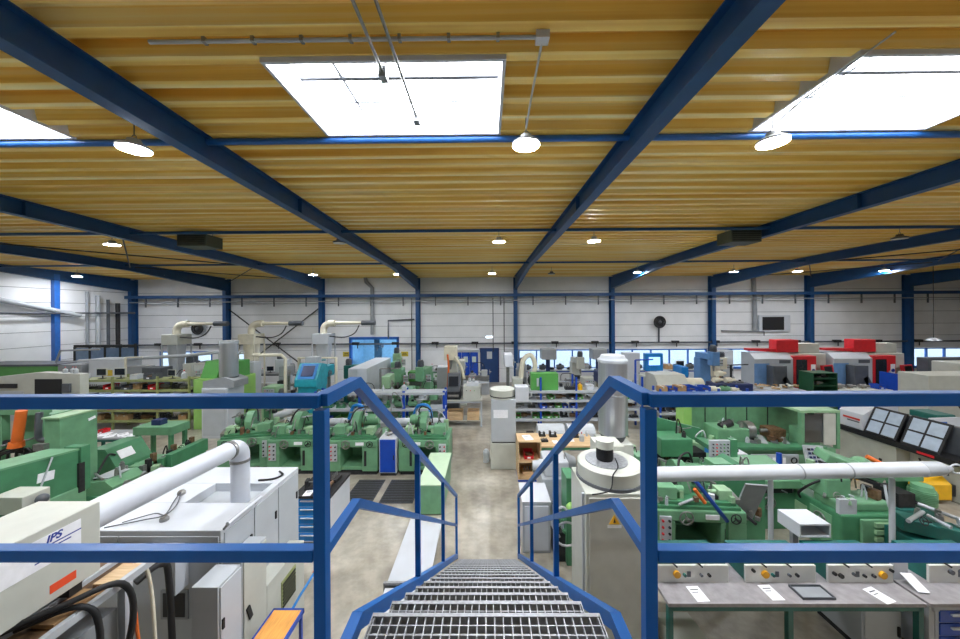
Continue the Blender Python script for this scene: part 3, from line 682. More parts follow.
def put(key, loc, rz=0.0, place='', sc=1.0):
    p = proto(key)
    if key not in USEDP: USEDP.add(key); o = p
    else: o = clone(p)
    o.location = loc; o.rotation_euler = (0, 0, rz); o.scale = (sc, sc, sc)
    o['label'] = CL[key][2]+' '+place; o['group'] = CL[key][0].replace('_', ' ')+'s '+place
    return o
def fill(keys, place, x0, x1, y, z, gap=(.02, .2), sc=(.8, 1.1), along='x', jit=.05):
    x = x0
    while True:
        k = random.choice(keys); s_ = random.uniform(*sc); w_ = CL[k][3]*s_
        if x+w_ > x1: break
        c = x+w_/2; j = random.uniform(-jit, jit)
        put(k, (c, y+j, z) if along == 'x' else (y+j, c, z), random.uniform(-.15, .15)+(PI/2 if along == 'y' else 0), place, s_)
        x += w_*1.02+random.uniform(*gap)
# ================= LEFT FOREGROUND =================
def sh(b, t):   # world coordinates -> the thing's own
    l = t.location; b.v = [(p[0]-l[0], p[1]-l[1], p[2]-l[2]) for p in b.v]; return b
# big light grey machine housing under the exhaust pipe
t = thing('machine_housing', 'large light grey machine housing with the big exhaust pipe on its roof', 'machine', (-4.0, 4.45, 0))
X0, X1, Ya, Yb, ZT = -5.15, -2.97, 3.64, 5.15, 1.94
sh(B().box(X0, X1, Ya, Yb, .08, ZT-.12), t).link('body', LGREY, t, .01)
sh(B().box(X0, X1, Ya, 4.18, ZT-.12, ZT), t).link('roof_panel', WHITE, t, .008); sh(B().box(X0, X1, 4.66, Yb, ZT-.12, ZT), t).link('roof_panel', WHITE, t, .008)
sh(B().box(X0, -3.87, 4.18, 4.66, ZT-.12, ZT), t).link('roof_panel', WHITE, t, .008); sh(B().box(-3.06, X1, 4.18, 4.66, ZT-.12, ZT), t).link('roof_panel', WHITE, t, .008)
sh(B().box(X0+.05, X1-.05, Ya+.05, Yb-.05, 0, .08), t).link('plinth', DARK, t)
for a, c in ((-5.14, -4.12), (-4.1, -2.99)): sh(B().box(a, c, Ya-.012, Ya, .12, ZT-.06), t).link('front_panel', LGREY, t, .004)
for a, c in ((3.68, 4.14), (4.16, 4.62), (4.64, 5.12)):
    p = sh(B().box(X1, X1+.014, a, c, .14, ZT-.05), t).link('side_door', LGREY, t, .004)
    sh(B().box(X1+.014, X1+.03, c-.07, c-.045, 1.5, 1.6), t).link('latch', DARK, p)
v = sh(B().box(-3.62, -3.32, Ya-.03, Ya-.012, .98, 1.3), t).link('fan_grille', MGREY, t)
sh(B().box(-3.59, -3.35, Ya-.036, Ya-.03, 1.01, 1.27), t).link('fan_opening', BLACK, v)
sh(B().box(-3.72, -3.36, Ya-.17, Ya-.012, 1.80, 1.815), t).link('shelf_tray', WHITE, t)
for i in range(5): sh(B().box(-3.68+i*.065, -3.64+i*.065, Ya-.15, Ya-.05, 1.816, 1.82), t).link('slot', DGREY, t)
sh(B().box(-3.37, -3.32, Ya-.17, Ya-.012, 1.36, 1.80), t).link('bracket', WHITE, t)
sh(B().cyl((X1+.06, 3.66, 2.0), (X1+.06, 4.2, 2.0), .022, n=8), t).link('grab_rail', WHITE, t)
for yy in (3.68, 4.18): sh(B().cyl((X1+.06, yy, 2.0), (X1, yy, 1.93), .015, n=6), t).link('rail_foot', STEEL, t)
for (cx, cy) in ((-4.1, 4.38), (-3.78, 3.82)): sh(B().lathe((cx, cy, ZT), [(.045, 0), (.045, .03), (.03, .05), (0, .055)], 12), t).link('cable_gland', STEEL, t)
sh(B().tube([(-4.3, 3.66, ZT+.02), (-4.0, 3.8, ZT+.02), (-3.78, 3.82, ZT+.06), (-3.9, 4.1, ZT+.02), (-4.1, 4.38, ZT+.04)], .007, 6, 5), t).link('cable', DGREY, t)
sh(B().tube([(-4.2, 3.75, ZT+.02), (-4.0, 3.92, ZT+.02), (-3.85, 3.9, ZT+.02), (-4.02, 4.2, ZT+.02), (-4.1, 4.38, ZT+.04)], .007, 6, 5), t).link('cable', DGREY, t)
sh(B().tube([(-3.3, 4.72, ZT+.01), (-3.1, 4.74, ZT+.02), (-3.04, 4.86, ZT+.02), (-3.15, 4.96, ZT+.02)], .014, 6, 5), t).link('cable', BLACK, t)
# exhaust pipe
t = thing('exhaust_pipe', 'thick light grey exhaust pipe with an elbow above the grey housing', 'pipe', (-3.3, 4.37, 1.86))
DUCT = mat('duct_grey', (206, 211, 220), .35, .1, var=.03)
sh(B().cyl((-3.3, 4.37, 1.84), (-3.3, 4.37, 2.44), .108, n=24), t).link('riser', DUCT, t)
el = [(-3.3, 4.37-.16*(1-math.cos(a)), 2.44+.16*math.sin(a)) for a in [PI/2*k/6 for k in range(7)]]
sh(B().tube(el, .111, 24), t).link('elbow', DUCT, t)
sh(B().cyl((-3.3, 4.21, 2.60), (-3.38, 2.66, 2.62), .108, n=24), t).link('horizontal_run', DUCT, t)
for p, q in (((-3.3, 4.37, 2.38), (-3.3, 4.37, 2.415)), ((-3.3, 4.2, 2.60), (-3.3, 4.165, 2.60))): sh(B().cyl(p, q, .117, n=24), t).link('clamp_band', STEEL, t)
# filter unit with printed board on a stand
t = thing('filter_stand', 'grey steel stand with a dirty cable tray beside the grey housing', 'stand', (-3.27, 2.1, 0))
sh(B().box(-3.62, -2.95, 1.35, 2.86, 2.16, 2.18), t).link('tray', BRONZE, t)
for x in (-3.62, -3.25, -2.95): sh(B().box(x-.02, x+.02, 1.35, 2.9, 2.16, 2.215), t).link('tray_rail', LGREY, t)
for x in (-3.6, -2.95):
    for y in (1.4, 2.66): sh(B().box(x-.025, x+.025, y-.03, y+.03, 0, 2.16), t).link('leg', LGREY, t)
sh(B().box(-3.58, -2.98, 1.42, 2.62, .3, 2.0), t).link('side_plate', MGREY, t)
t = thing('filter_unit', 'pale grey filter box with a printed IPS board and an orange sticker', 'machine', (-3.37, 2.05, 2.22))
sh(B().box(-3.62, -3.12, 1.42, 2.63, 2.3, 2.85), t).link('case', BEIGE, t, .008)
for y in (1.5, 2.5): sh(B().box(-3.58, -3.16, y-.04, y+.04, 2.216, 2.3), t).link('foot', DARK, t)
sg = sh(B().box(-3.12, -3.116, 2.02, 2.5, 2.58, 2.79), t).link('printed_board', PAPER, t)
RX = (PI/2, 0, PI/2)
text('IPS', .07, INK, 'lettering', sg, (-3.115+3.37, 2.34-2.05, 2.755-2.22), RX)
for k, (w_, z) in enumerate(((.26, 2.715), (.2, 2.69), (.14, 2.655), (.12, 2.63))): sh(B().box(-3.116, -3.1155, 2.24, 2.24+w_, z-.004, z+.005), t).link('print_line', INK, sg)
sh(B().box(-3.12, -3.117, 2.32, 2.47, 2.36, 2.42), t).link('sticker', mat('orange_sticker', (240, 84, 40), .6), t)
for k, (pts, r, m_, lb) in enumerate((
    ([(-3.3, 2.0, 2.26), (-3.0, 2.3, 2.3), (-2.86, 2.55, 2.25), (-2.85, 2.62, 1.9), (-2.9, 2.5, 1.4), (-2.95, 2.3, .9)], .022, BLACK, 'black hose looping over the tray edge of the grey stand'),
    ([(-3.2, 2.2, 2.22), (-2.95, 2.36, 2.24), (-2.88, 2.42, 2.0), (-2.9, 2.4, 1.3)], .02, BLACK, 'shorter black hose hanging from the tray of the grey stand'),
    ([(-3.1, 2.3, 2.25), (-2.9, 2.6, 2.2), (-2.85, 2.66, 1.7), (-2.84, 2.72, 1.0)], .012, ORANGE, 'thin orange cable hanging beside the black hose'),
    ([(-3.05, 2.8, 2.2), (-2.98, 2.86, 2.1), (-2.96, 2.9, 1.5), (-2.96, 2.9, .6)], .014, CREAM, 'cream cable hanging down at the end of the tray'),
    ([(-3.15, 2.92, 1.95), (-3.1, 3.1, 1.98), (-3.1, 3.18, 1.7), (-3.08, 3.22, 0.03)], .028, BLACK, 'thick dark hose hanging straight to the floor before the grey housing'))):
    tag(B().tube(pts, r, 8, 6).link('hose', m_), lb, 'hose')
for k, (x, y, w_) in enumerate(((-3.06, 2.7, .22), (-3.08, 2.4, .3))):
    tag(B().box(x-.08, x+.08, y-w_/2, y+w_/2, 2.182, 2.21).link('wooden_strip', WOOD if k == 0 else CARD), ['pale wooden strip lying in the cable tray', 'brown wooden strip lying in the cable tray'][k], 'wood')
# electrical cabinets along the housing
t = thing('electrical_cabinet', 'narrow white electrical cabinet at the corner of the grey housing', 'cabinet', (-2.85, 3.46, 0))
sh(B().box(-2.99, -2.72, 3.29, 3.60, 0, 1.6), t).link('body', LGREY, t, .006); p = sh(B().box(-2.72, -2.705, 3.31, 3.59, .05, 1.58), t).link('door', WHITE, t, .004); sh(B().box(-2.705, -2.69, 3.32, 3.345, 1.15, 1.25), t).link('handle', DARK, p)
t = thing('electrical_cabinet', 'tall pale electrical cabinet with a black swing handle', 'cabinet', (-2.83, 3.82, 0))
sh(B().box(-2.93, -2.72, 3.61, 4.02, 0, 1.62), t).link('body', LGREY, t, .006); p = sh(B().box(-2.72, -2.705, 3.63, 4.0, .05, 1.6), t).link('door', BEIGE, t, .004)
sh(B().rbox((-2.698, 3.7, .98), (.02, .05, .16), (.3, 0, 0)), t).link('handle', BLACK, p)
t = thing('electrical_cabinet', 'low beige cabinet with a dark louvre beside the grey housing', 'cabinet', (-2.83, 4.4, 0))
sh(B().box(-2.94, -2.72, 4.03, 4.85, 0, 1.0), t).link('body', BEIGE, t, .006); p = sh(B().box(-2.72, -2.71, 4.3, 4.62, .45, .82), t).link('louvre_frame', OLIVE, t)
for i in range(7): sh(B().box(-2.71, -2.70, 4.32, 4.6, .47+i*.047, .495+i*.047), t).link('louvre_slat', DARK, p)
# hand cart with wooden top
t = thing('hand_cart', 'hand cart with orange wooden top, blue rim and blue orange handle', 'cart', (-2.33, 3.42, 0))
sh(B().box(-2.49, -2.17, 3.02, 3.81, .885, .905), t).link('wooden_top', mat('orange_wood', (236, 168, 84), .5, var=.1, stretch=(12, 1, 12)), t)
sh(B().box(-2.51, -2.15, 3.0, 3.02, .86, .91).box(-2.51, -2.15, 3.81, 3.83, .86, .91).box(-2.51, -2.49, 3.0, 3.83, .86, .91).box(-2.17, -2.15, 3.0, 3.83, .86, .91), t).link('rim', ROYAL, t)
for x in (-2.49, -2.17):
    for y in (3.04, 3.79): sh(B().box(x-.015, x+.015, y-.015, y+.015, .12, .86), t).link('leg', ROYAL, t); sh(B().cyl((x-.02, y, .06), (x+.02, y, .06), .06, n=12), t).link('caster', DARK, t)
sh(B().box(-2.49, -2.17, 3.02, 3.81, .3, .32), t).link('lower_shelf', WOOD, t)
sh(B().tube([(-2.3, 3.83, .88), (-2.27, 3.95, .95), (-2.22, 4.18, 1.04)], .016, 7), t).link('handle_bar', CYAN, t); sh(B().cyl((-2.22, 4.18, 1.04), (-2.18, 4.3, 1.1), .028, n=8), t).link('grip', ORANGE, t)
# drawer cabinet with dark top
t = thing('drawer_cabinet', 'white tool cabinet with bright blue drawers and a dark cluttered top', 'cabinet', (-3.28, 6.55, 0))
sh(B().box(-3.62, -2.94, 6.14, 7.0, .06, .90), t).link('body', WHITE, t, .006); sh(B().box(-3.65, -2.92, 6.10, 7.02, .90, .945), t).link('worktop', DARK, t, .005); sh(B().box(-3.6, -2.96, 6.2, 6.98, 0, .06), t).link('plinth', BLACK, t)
for k in range(5):
    p = sh(B().box(-3.59, -2.97, 6.125, 6.14, .1+k*.16, .24+k*.16), t).link('drawer', CYAN, t, .003); sh(B().box(-3.5, -3.06, 6.10, 6.125, .2+k*.16, .215+k*.16), t).link('handle', LGREY, p)
for k, x, y, r in (('work_b', -3.1, 6.35, 1.4), ('tools', -3.12, 6.7, 1.5), ('clamp', -3.42, 6.4, .2), ('gear', -3.45, 6.75, 0), ('paper', -3.4, 6.22, .1)): put(k, (x, y, .945), r, 'on the blue drawer cabinet', .7)
# floor mats
for (x0, x1, lb) in ((-3.34, -2.66, 'dark rubber mat on the floor before the blue cart side'), (-2.5, -1.72, 'dark rubber mat on the floor beside the pale green box')):
    o = tag(B().box(x0, x1, 7.5, 8.55, 0, .012).link('floor_mat', MATM), lb, 'mat')
    b = B()
    for i in range(9): b.box(x0+.03, x1-.03, 7.56+i*.11, 7.6+i*.11, .012, .018)
    b.link('ribs', BLACK, o)
t = thing('low_cabinet', 'long low pale green cabinet standing near the stair foot', 'cabinet', (-1.24, 7.86, 0))
b = B(); sh(b.box(-1.5, -.97, 7.06, 8.66, .02, .63), t).link('body', GREEN, t, .01); sh(B().box(-1.51, -.96, 7.05, 8.67, .63, .66), t).link('lid', mat('pale_green_top', (196, 220, 188), .5, var=.03), t, .005); sh(B().box(-1.45, -1.0, 7.1, 8.6, 0, .02), t).link('plinth', DARK, t)
for k, (a, c) in enumerate(((3.75, 5.02), (5.06, 6.72))):
    o = thing('floor_duct', ['short light grey floor duct cover beside the stairs', 'longer light grey floor duct cover reaching towards the pale green cabinet'][k], 'duct cover', (-1.24, (a+c)/2, 0))
    sh(B().box(-1.58, -.93, a, c, .12, .15), o).link('cover', WHITE, o, .004); sh(B().box(-1.55, -.96, a+.02, c-.02, 0, .12), o).link('channel', MGREY, o); sh(B().box(-1.62, -.9, a, a+.04, .02, .19), o).link('end_angle', GALV, o)
# ---------- green machines at the left ----------
t = thing('green_machine_cabinet', 'tall green machine cabinet with a round yellow sticker', 'machine', (-8.05, 6.3, 0))
sh(B().box(-8.2, -7.9, 6.03, 6.62, 0, 2.42), t).link('body', GREEN, t, .015); sh(B().box(-8.22, -7.88, 6.01, 6.64, 2.42, 2.45), t).link('top_plate', GREEN3, t)
sh(B().cyl((-7.9, 6.34, 1.74), (-7.892, 6.34, 1.74), .055, n=14), t).link('sticker', YELLOW, t); sh(B().rbox((-7.895, 6.52, 2.28), (.01, .12, .05), (.25, 0, 0)), t).link('name_plate', PAPER, t)
sh(B().box(-8.3, -8.1, 5.95, 6.03, 1.86, 1.98), t).link('hose_bracket', STEEL, t); sh(B().box(-8.16, -8.02, 5.95, 6.03, 1.5, 1.66), t).link('socket', LGREY, t)
t = thing('hydraulic_frame', 'green open frame machine packed with black hoses and an orange pipe', 'machine', (-9.5, 6.8, 0))
for x in (-10.6, -9.75, -8.95): sh(B().box(x-.06, x+.06, 6.5, 6.62, 0, 2.4), t).link('post', GREEN, t)
sh(B().box(-10.7, -8.88, 6.6, 7.2, 0, 1.2), t).link('tank', GREEN2, t, .02); sh(B().box(-10.7, -8.88, 6.48, 6.66, 2.36, 2.46), t).link('top_beam', GREEN, t); sh(B().box(-9.6, -8.95, 6.7, 7.1, 1.2, 2.3), t).link('back_block', GREEN, t)
sh(B().cyl((-9.0, 6.3, 2.5), (-9.1, 6.3, 1.86), .075, n=16), t).link('orange_pipe', ORANGE, t); sh(B().cyl((-9.1, 6.3, 1.9), (-9.11, 6.3, 1.8), .1, .11, n=16), t).link('pipe_flange', ORANGE, t)
kit(t, -.9, .5, -.25, .3, 1.2, 12, 3); kit(t, -.8, .4, -.3, -.1, 1.75, 8, 4, [DARK, BLACK, GREEN2, STEEL])
for k in range(7): sh(B().tube([(-9.9+k*.16, 6.45, 1.2), (-9.85+k*.17, 6.35, 1.5+.05*k), (-9.3+k*.1, 6.4, 1.75-.04*k), (-8.8+k*.03, 6.42, 1.6)], .022, 6, 4), t).link('hose', BLACK, t)
sh(B().tube([(-8.72, 6.35, 2.45), (-8.72, 6.33, 2.1), (-8.7, 6.35, 1.92), (-8.5, 6.4, 1.9)], .05, 8, 4), t).link('grey_hose', DGREY, t)
t = thing('covered_grinder', 'green machine with a long slanting cover and a white plate on it', 'machine', (-7.3, 4.8, 0))
sh(B().prism([(3.7, 1.4), (5.6, 1.4), (5.6, 2.02), (3.7, 2.2)], 'x', -7.5, -7.02), t).link('cover', GREEN2, t, .02); sh(B().prism([(3.68, 2.2), (5.6, 2.02), (5.6, 2.05), (3.68, 2.23)], 'x', -7.52, -7.0), t).link('cover_lid', GREEN, t)
sh(B().box(-7.8, -7.0, 3.7, 5.7, 0, 1.4), t).link('base', GREEN, t, .02); sh(B().box(-7.3, -7.0, 5.62, 5.76, 1.3, 2.07), t).link('end_block', GREEN2, t, .01); sh(B().box(-7.02, -6.98, 5.58, 5.66, 1.3, 1.8), t).link('end_slot', DARK, t)
sh(B().rbox((-7.015, 5.18, 1.78), (.01, .2, .14), (-.12, 0, 0)), t).link('white_plate', PAPER, t); sh(B().cyl((-6.99, 5.08, 1.6), (-6.99, 5.24, 2.06), .012, n=6), t).link('lever', LGREY, t)
t = thing('control_box', 'small beige control box on a post before the slanting green cover', 'control box', (-6.75, 4.7, 0))
sh(B().box(-6.96, -6.5, 4.55, 4.85, 1.55, 1.8), t).link('case', BEIGE, t, .01); sh(B().cyl((-6.75, 4.7, 0), (-6.75, 4.7, 1.55), .05, n=10), t).link('post', GREEN2, t); sh(B().ball((-6.42, 4.7, 1.7), .07), t).link('knob', DGREY, t); sh(B().box(-6.93, -6.6, 4.5, 4.9, 0, .05), t).link('foot', DARK, t)
# long green machine running away from the stairs
t = thing('cylindrical_grinder', 'long green grinding machine behind the exhaust pipe with sloped covers', 'machine', (-7.6, 7.4, 0))
sh(B().box(-7.85, -7.25, 6.3, 8.45, .1, .82), t).link('bed', GREEN2, t, .02); sh(B().box(-7.8, -7.3, 6.35, 8.4, 0, .1), t).link('plinth', DARK, t)
sh(B().box(-7.42, -7.25, 7.5, 8.5, .82, 1.12), t).link('end_guard', GREEN2, t, .01); sh(B().box(-7.85, -7.42, 8.0, 8.45, .82, 1.0), t).link('end_box', GREEN3, t, .01)
sh(B().prism([(-7.85, .82), (-7.3, .82), (-7.3, .98), (-7.45, 1.1), (-7.85, 1.06)], 'y', 6.35, 6.95), t).link('front_cover', GREEN, t, .02); sh(B().box(-7.8, -7.5, 6.45, 6.85, 1.1, 1.115), t).link('cover_plate', LGREY, t)
sh(B().prism([(-8.55, .82), (-7.9, .82), (-7.95, 1.05), (-8.2, 1.45), (-8.55, 1.45)], 'y', 7.0, 7.75), t).link('slanted_hood', GREEN2, t, .02); sh(B().rbox((-8.07, 7.3, 1.27), (.2, .3, .01), (0, 1.0, 0)), t).link('paper_note', PAPER, t); sh(B().box(-8.5, -7.85, 6.95, 7.8, 0, .82), t).link('hood_base', GREEN, t, .02)
sh(B().box(-7.78, -7.48, 7.05, 7.7, .88, 1.06), t).link('slide', GREEN, t, .015); sh(B().box(-7.9, -7.4, 7.0, 7.9, .82, .88), t).link('slide_way', STEEL, t)
for k in range(4): sh(B().cyl((-7.4, 6.6+k*.33, .92), (-7.27, 6.6+k*.33, .92), .08, n=12), t).link('spindle_cap', STEEL, t)
for k in range(9): sh(B().box(-7.46-.05*(k % 3), -7.38-.05*(k % 3), 7.0+k*.16, 7.08+k*.16, .88, 1.1+.06*(k % 3)), t).link('fitting', [STEEL, DARK, BRONZE][k % 3], t)
handwheel(t, (.4, -.3, .7), .12, (1, 0, 0)); kit(t, -.2, .3, -.4, .9, .9, 16, 5); kit(t, -.1, .3, -1.0, -.5, 1.1, 5, 8, [STEEL, DARK, GREEN2]); sh(B().tube([(-7.8, 6.45, 1.0), (-7.82, 6.6, 1.25), (-7.95, 6.85, 1.4), (-8.1, 7.1, 1.3)], .02, 6, 5), t).link('hose', BLACK, t)
t = thing('steady_table', 'green box table with a dark instrument beyond the long grinder', 'table', (-9.0, 9.0, 0))
sh(B().box(-9.5, -8.45, 8.75, 9.3, 1.1, 1.32), t).link('box_top', GREEN, t, .01)
for x in (-9.42, -8.53):
    for y in (8.82, 9.22): sh(B().box(x-.04, x+.04, y-.04, y+.04, 0, 1.1), t).link('leg', GREEN2, t)
tag(B().box(-9.15, -8.9, 8.9, 9.1, 1.32, 1.46).link('instrument', NAVY), 'small dark blue instrument on the green box table', 'instrument')
t = bench('dark framed table with loose papers behind the tall green cabinet', (-11.0, 9.7, 0), 1.6, .7, .8, MGREY, TEAL)
for k in range(5): put('paper', (-11.6+k*.28, 9.55+.1*(k % 2), .8), .3*k, 'on the dark framed table', 1.1)
put('bottle', (-10.4, 9.8, .8), 0, 'on the dark framed table'); put('bin_r', (-11.55, 9.85, .8), 0, 'on the dark framed table', .5)
# olive shelving full of parts
t = rack('olive green shelf rack loaded with dark parts behind the green machines', -15.9, -11.2, 12.3, .55, [.35, .75, 1.12, 1.5, 1.88], [-15.9, -14.1, -12.4, -11.2], OLIVE, OLIVE, 2.0)
for z in (.35, .75, 1.12, 1.5): fill(['work', 'work_b', 'clamp', 'bin_k', 'work', 'tools', 'carton', 'bin_r', 'gear'], 'on the olive shelf rack', -15.7, -11.3, 12.5, z, (.0, .12), (.75, 1.0))
fill(['mon', 'carton_w', 'bin_k', 'can', 'mon_w', 'clamp'], 'on top of the olive shelf rack', -15.6, -11.4, 12.5, 1.88, (.1, .5))
# lime green cabinet machine
t = thing('lime_machine', 'lime green cabinet machine with two darker green slanted hoods', 'machine', (-10.6, 12.9, 0))
sh(B().box(-11.05, -9.6, 12.3, 13.6, 0, 1.88), t).link('cabinet_body', LIME, t, .015); sh(B().box(-11.0, -10.5, 12.285, 12.3, .1, 1.8), t).link('door', LIME, t, .005)
for x in (-10.95, -10.25): sh(B().prism([(12.5, 1.88), (13.3, 1.88), (13.3, 2.5), (12.75, 2.5)], 'x', x, x+.62), t).link('hood', LEAF, t, .02)
sh(B().box(-10.4, -10.1, 12.28, 12.3, 1.55, 1.75), t).link('name_plate', PAPER, t)
t = thing('white_filter_cabinet', 'tall white filter cabinet with a silver cylinder on top', 'cabinet', (-9.45, 11.8, 0))
sh(B().box(-9.95, -9.05, 11.4, 12.2, 0, 1.75), t).link('body', WHITE, t, .01); sh(B().prism([(-9.95, 1.75), (-8.85, 1.75), (-8.85, 2.0), (-9.2, 2.12), (-9.95, 1.98)], 'y', 11.45, 12.15), t).link('fan_scroll', MGREY, t, .02)
sh(B().cyl((-9.3, 11.8, 2.04), (-9.3, 11.8, 3.34), .285, n=24), t).link('silver_cylinder', SILVER, t); sh(B().cyl((-9.3, 11.8, 3.28), (-9.3, 11.8, 3.38), .3, n=24), t).link('cap', LGREY, t); sh(B().cyl((-9.3, 11.8, 2.02), (-9.3, 11.8, 2.1), .3, n=24), t).link('collar', DGREY, t)
sh(B().box(-9.9, -9.1, 11.385, 11.4, .1, 1.7), t).link('door', LGREY, t, .005)
# beige machines further left
t = thing('beige_machining_centre', 'beige machining centre with a dark open door near the olive rack', 'machine', (-15.6, 11.1, 0))
sh(B().prism([(-17.6, 0), (-13.6, 0), (-13.6, 2.35), (-15.0, 2.42), (-17.6, 2.15)], 'y', 10.9, 11.15), t).link('body', BEIGE, t, .02)
sh(B().box(-15.1, -14.2, 10.88, 10.9, 1.0, 2.2), t).link('door_opening', BLACK, t); sh(B().box(-16.6, -15.7, 10.87, 10.9, 1.9, 2.05), t).link('slot_window', DARK, t); sh(B().box(-16.7, -15.5, 10.885, 10.9, .8, 1.8), t).link('panel', LGREY, t); sh(B().rbox((-14.0, 10.86, 1.9), (.25, .06, .3)), t).link('control_panel', DGREY, t)
fill(['bottle', 'can', 'tools', 'bin_k'], 'on the beige machining centre', -14.3, -13.7, 11.02, 2.37, (.05, .1), (.5, .7))
t = thing('leaf_green_machine', 'long leaf green machine against the side wall with a grey end box', 'machine', (-19.5, 14.0, 0))
sh(B().box(-21.6, -17.9, 13.6, 14.6, 0, 2.2), t).link('body', LEAF, t, .02); sh(B().box(-17.9, -16.9, 13.6, 14.6, 0, 2.25), t).link('end_box', MGREY, t, .02); sh(B().box(-21.6, -17.9, 13.55, 14.65, 2.2, 2.28), t).link('top_rail', DGREY, t)
sh(B().tube([(-18.5, 14, 2.28), (-18.3, 14, 2.8), (-16.6, 14, 2.85)], .04, 6), t).link('pipe', MGREY, t)
t = thing('white_switch_box', 'white switch box with yellow label next to the leaf green machine', 'cabinet', (-16.1, 14.2, 0))
sh(B().box(-16.85, -15.3, 13.8, 14.5, 0, 2.45), t).link('body', LGREY, t, .01); sh(B().box(-16.2, -15.8, 13.78, 13.8, 1.75, 2.0), t).link('label', mat('ochre', (206, 176, 60), .6), t); sh(B().box(-16.8, -15.35, 13.785, 13.8, .1, 2.4), t).link('door', WHITE, t)
t = thing('glazed_enclosure', 'dark framed enclosure with bluish glass panes in the hall corner', 'enclosure', (-18.6, 17.0, 0))
for i in range(5): x = -21.0+i*.78; sh(B().box(x-.04, x+.04, 16.6, 16.68, 0, 2.7+.04*i), t).link('mullion', DARK, t)
sh(B().box(-21.0, -17.85, 16.6, 16.68, .9, .98).box(-21.0, -17.85, 16.6, 16.68, 1.75, 1.83).box(-21.0, -17.85, 16.58, 16.7, 2.66, 2.8), t).link('rails', DARK, t)
for i in range(4):
    x = -21.0+i*.78; sh(B().box(x+.05, x+.73, 16.63, 16.65, 1.85, 2.64), t).link('pane', mat('bluish_pane', (124, 146, 186), .2, spec=.6), t); sh(B().box(x+.05, x+.73, 16.63, 16.65, .98, 1.74), t).link('lower_pane', SCREEN if i % 2 else DGREY, t)
sh(B().box(-21.0, -17.85, 16.62, 16.66, 0, .9), t).link('lower_panel', DGREY, t)
# ================= MIDDLE =================
for x, y, lb, mir, rz in ((-6.75, 9.45, 'green grinding machine beside the white filter cabinet, at the row end', True, .25), (-5.3, 9.35, 'green grinding machine with a wooden box behind it, second in its row', False, 0),
    (-3.62, 9.3, 'green grinding machine directly beside the blue parts cart', False, 0), (-1.72, 9.3, 'green grinding machine at the aisle end of its row', True, 0)):
    g = grinder(lb, (x, y, 0), rz, mirror=mir, W=1.34); kit(g, -.55, .55, -.4, .4, 1.02, 12, int(x*-10)); kit(g, -.4, .5, .0, .4, 1.35, 5, int(x*-7), [STEEL, LGREY, WHITE, DARK])
t = cabinet('royal blue parts cart with white frame between two green grinders', (-2.66, 9.0, 0), .46, .5, 1.0, WHITE, doors=1, dm=ROYAL, name='parts_cart', cat='cart')
for k, dx in (('bottle', -.12), ('work', .02), ('bottle_b', .16)): put(k, (-2.66+dx, 9.0, 1.0), .5, 'on the royal blue parts cart', .6)
tag(B().box(-6.05, -5.6, 9.9, 10.2, .62, 1.05).link('wooden_box', CARD), 'brown wooden box between the green grinders', 'box')
bench('small green stand under the brown wooden box', (-5.82, 10.05, 0), .5, .36, .62, GREEN, GREEN2, name='stand')
# long white extraction pipe behind the grinders, with blue hoses
t = thing('extraction_pipe', 'long white extraction pipe lying behind the green grinders', 'pipe', (-3.3, 10.35, 0))
sh(B().cyl((-5.3, 10.35, .92), (-1.35, 10.35, .92), .115, n=18), t).link('pipe', WHITE, t)
for x in (-4.6, -3.4, -2.2): sh(B().cyl((x, 10.35, .92), (x+.05, 10.35, .92), .125, n=18), t).link('band', LGREY, t)
for x in (-5.0, -3.0, -1.5): sh(B().cyl((x, 10.35, 0), (x, 10.35, .82), .03, n=8), t).link('support', STEEL, t)
for x in (-4.35, -2.35): sh(B().tube([(x, 10.3, 1.0), (x+.2, 10.2, 1.45), (x+.55, 10.0, 1.5), (x+.7, 9.7, 1.25)], .05, 8, 5), t).link('blue_hose', CYAN, t)
t = thing('extraction_pipe', 'short slanting pale pipe over the row end grinder', 'pipe', (-6.2, 10.2, 0))
sh(B().cyl((-6.6, 10.2, 1.15), (-5.6, 10.4, 1.42), .115, n=16), t).link('pipe', LGREY, t); sh(B().cyl((-6.1, 10.3, 0), (-6.1, 10.3, 1.2), .03, n=8), t).link('support', STEEL, t); sh(B().tube([(-5.9, 10.3, 1.35), (-5.6, 10.0, 1.7), (-5.2, 9.8, 1.6)], .05, 8, 5), t).link('blue_hose', CYAN, t)
# blue posted rack with white rails
t = rack('rack with blue posts and white shelves behind the white extraction pipe', -5.9, -1.45, 11.2, .5, [.55, 1.07, 1.62], [-5.85, -4.35, -2.85, -1.48], ROYAL, LGREY, 1.68, pw=.04)
for z in (.55, 1.07): fill(['smotor', 'bin_g', 'clamp_g', 'bin_b', 'work', 'smotor', 'carton_w'], 'on the rack with blue posts', -5.7, -1.6, 11.45, z, (.05, .25))
fill(['smotor', 'can', 'clamp_g', 'bottle'], 'on top of the rack with blue posts', -5.4, -2.0, 11.45, 1.62, (.4, 1.1), (.7, .9))
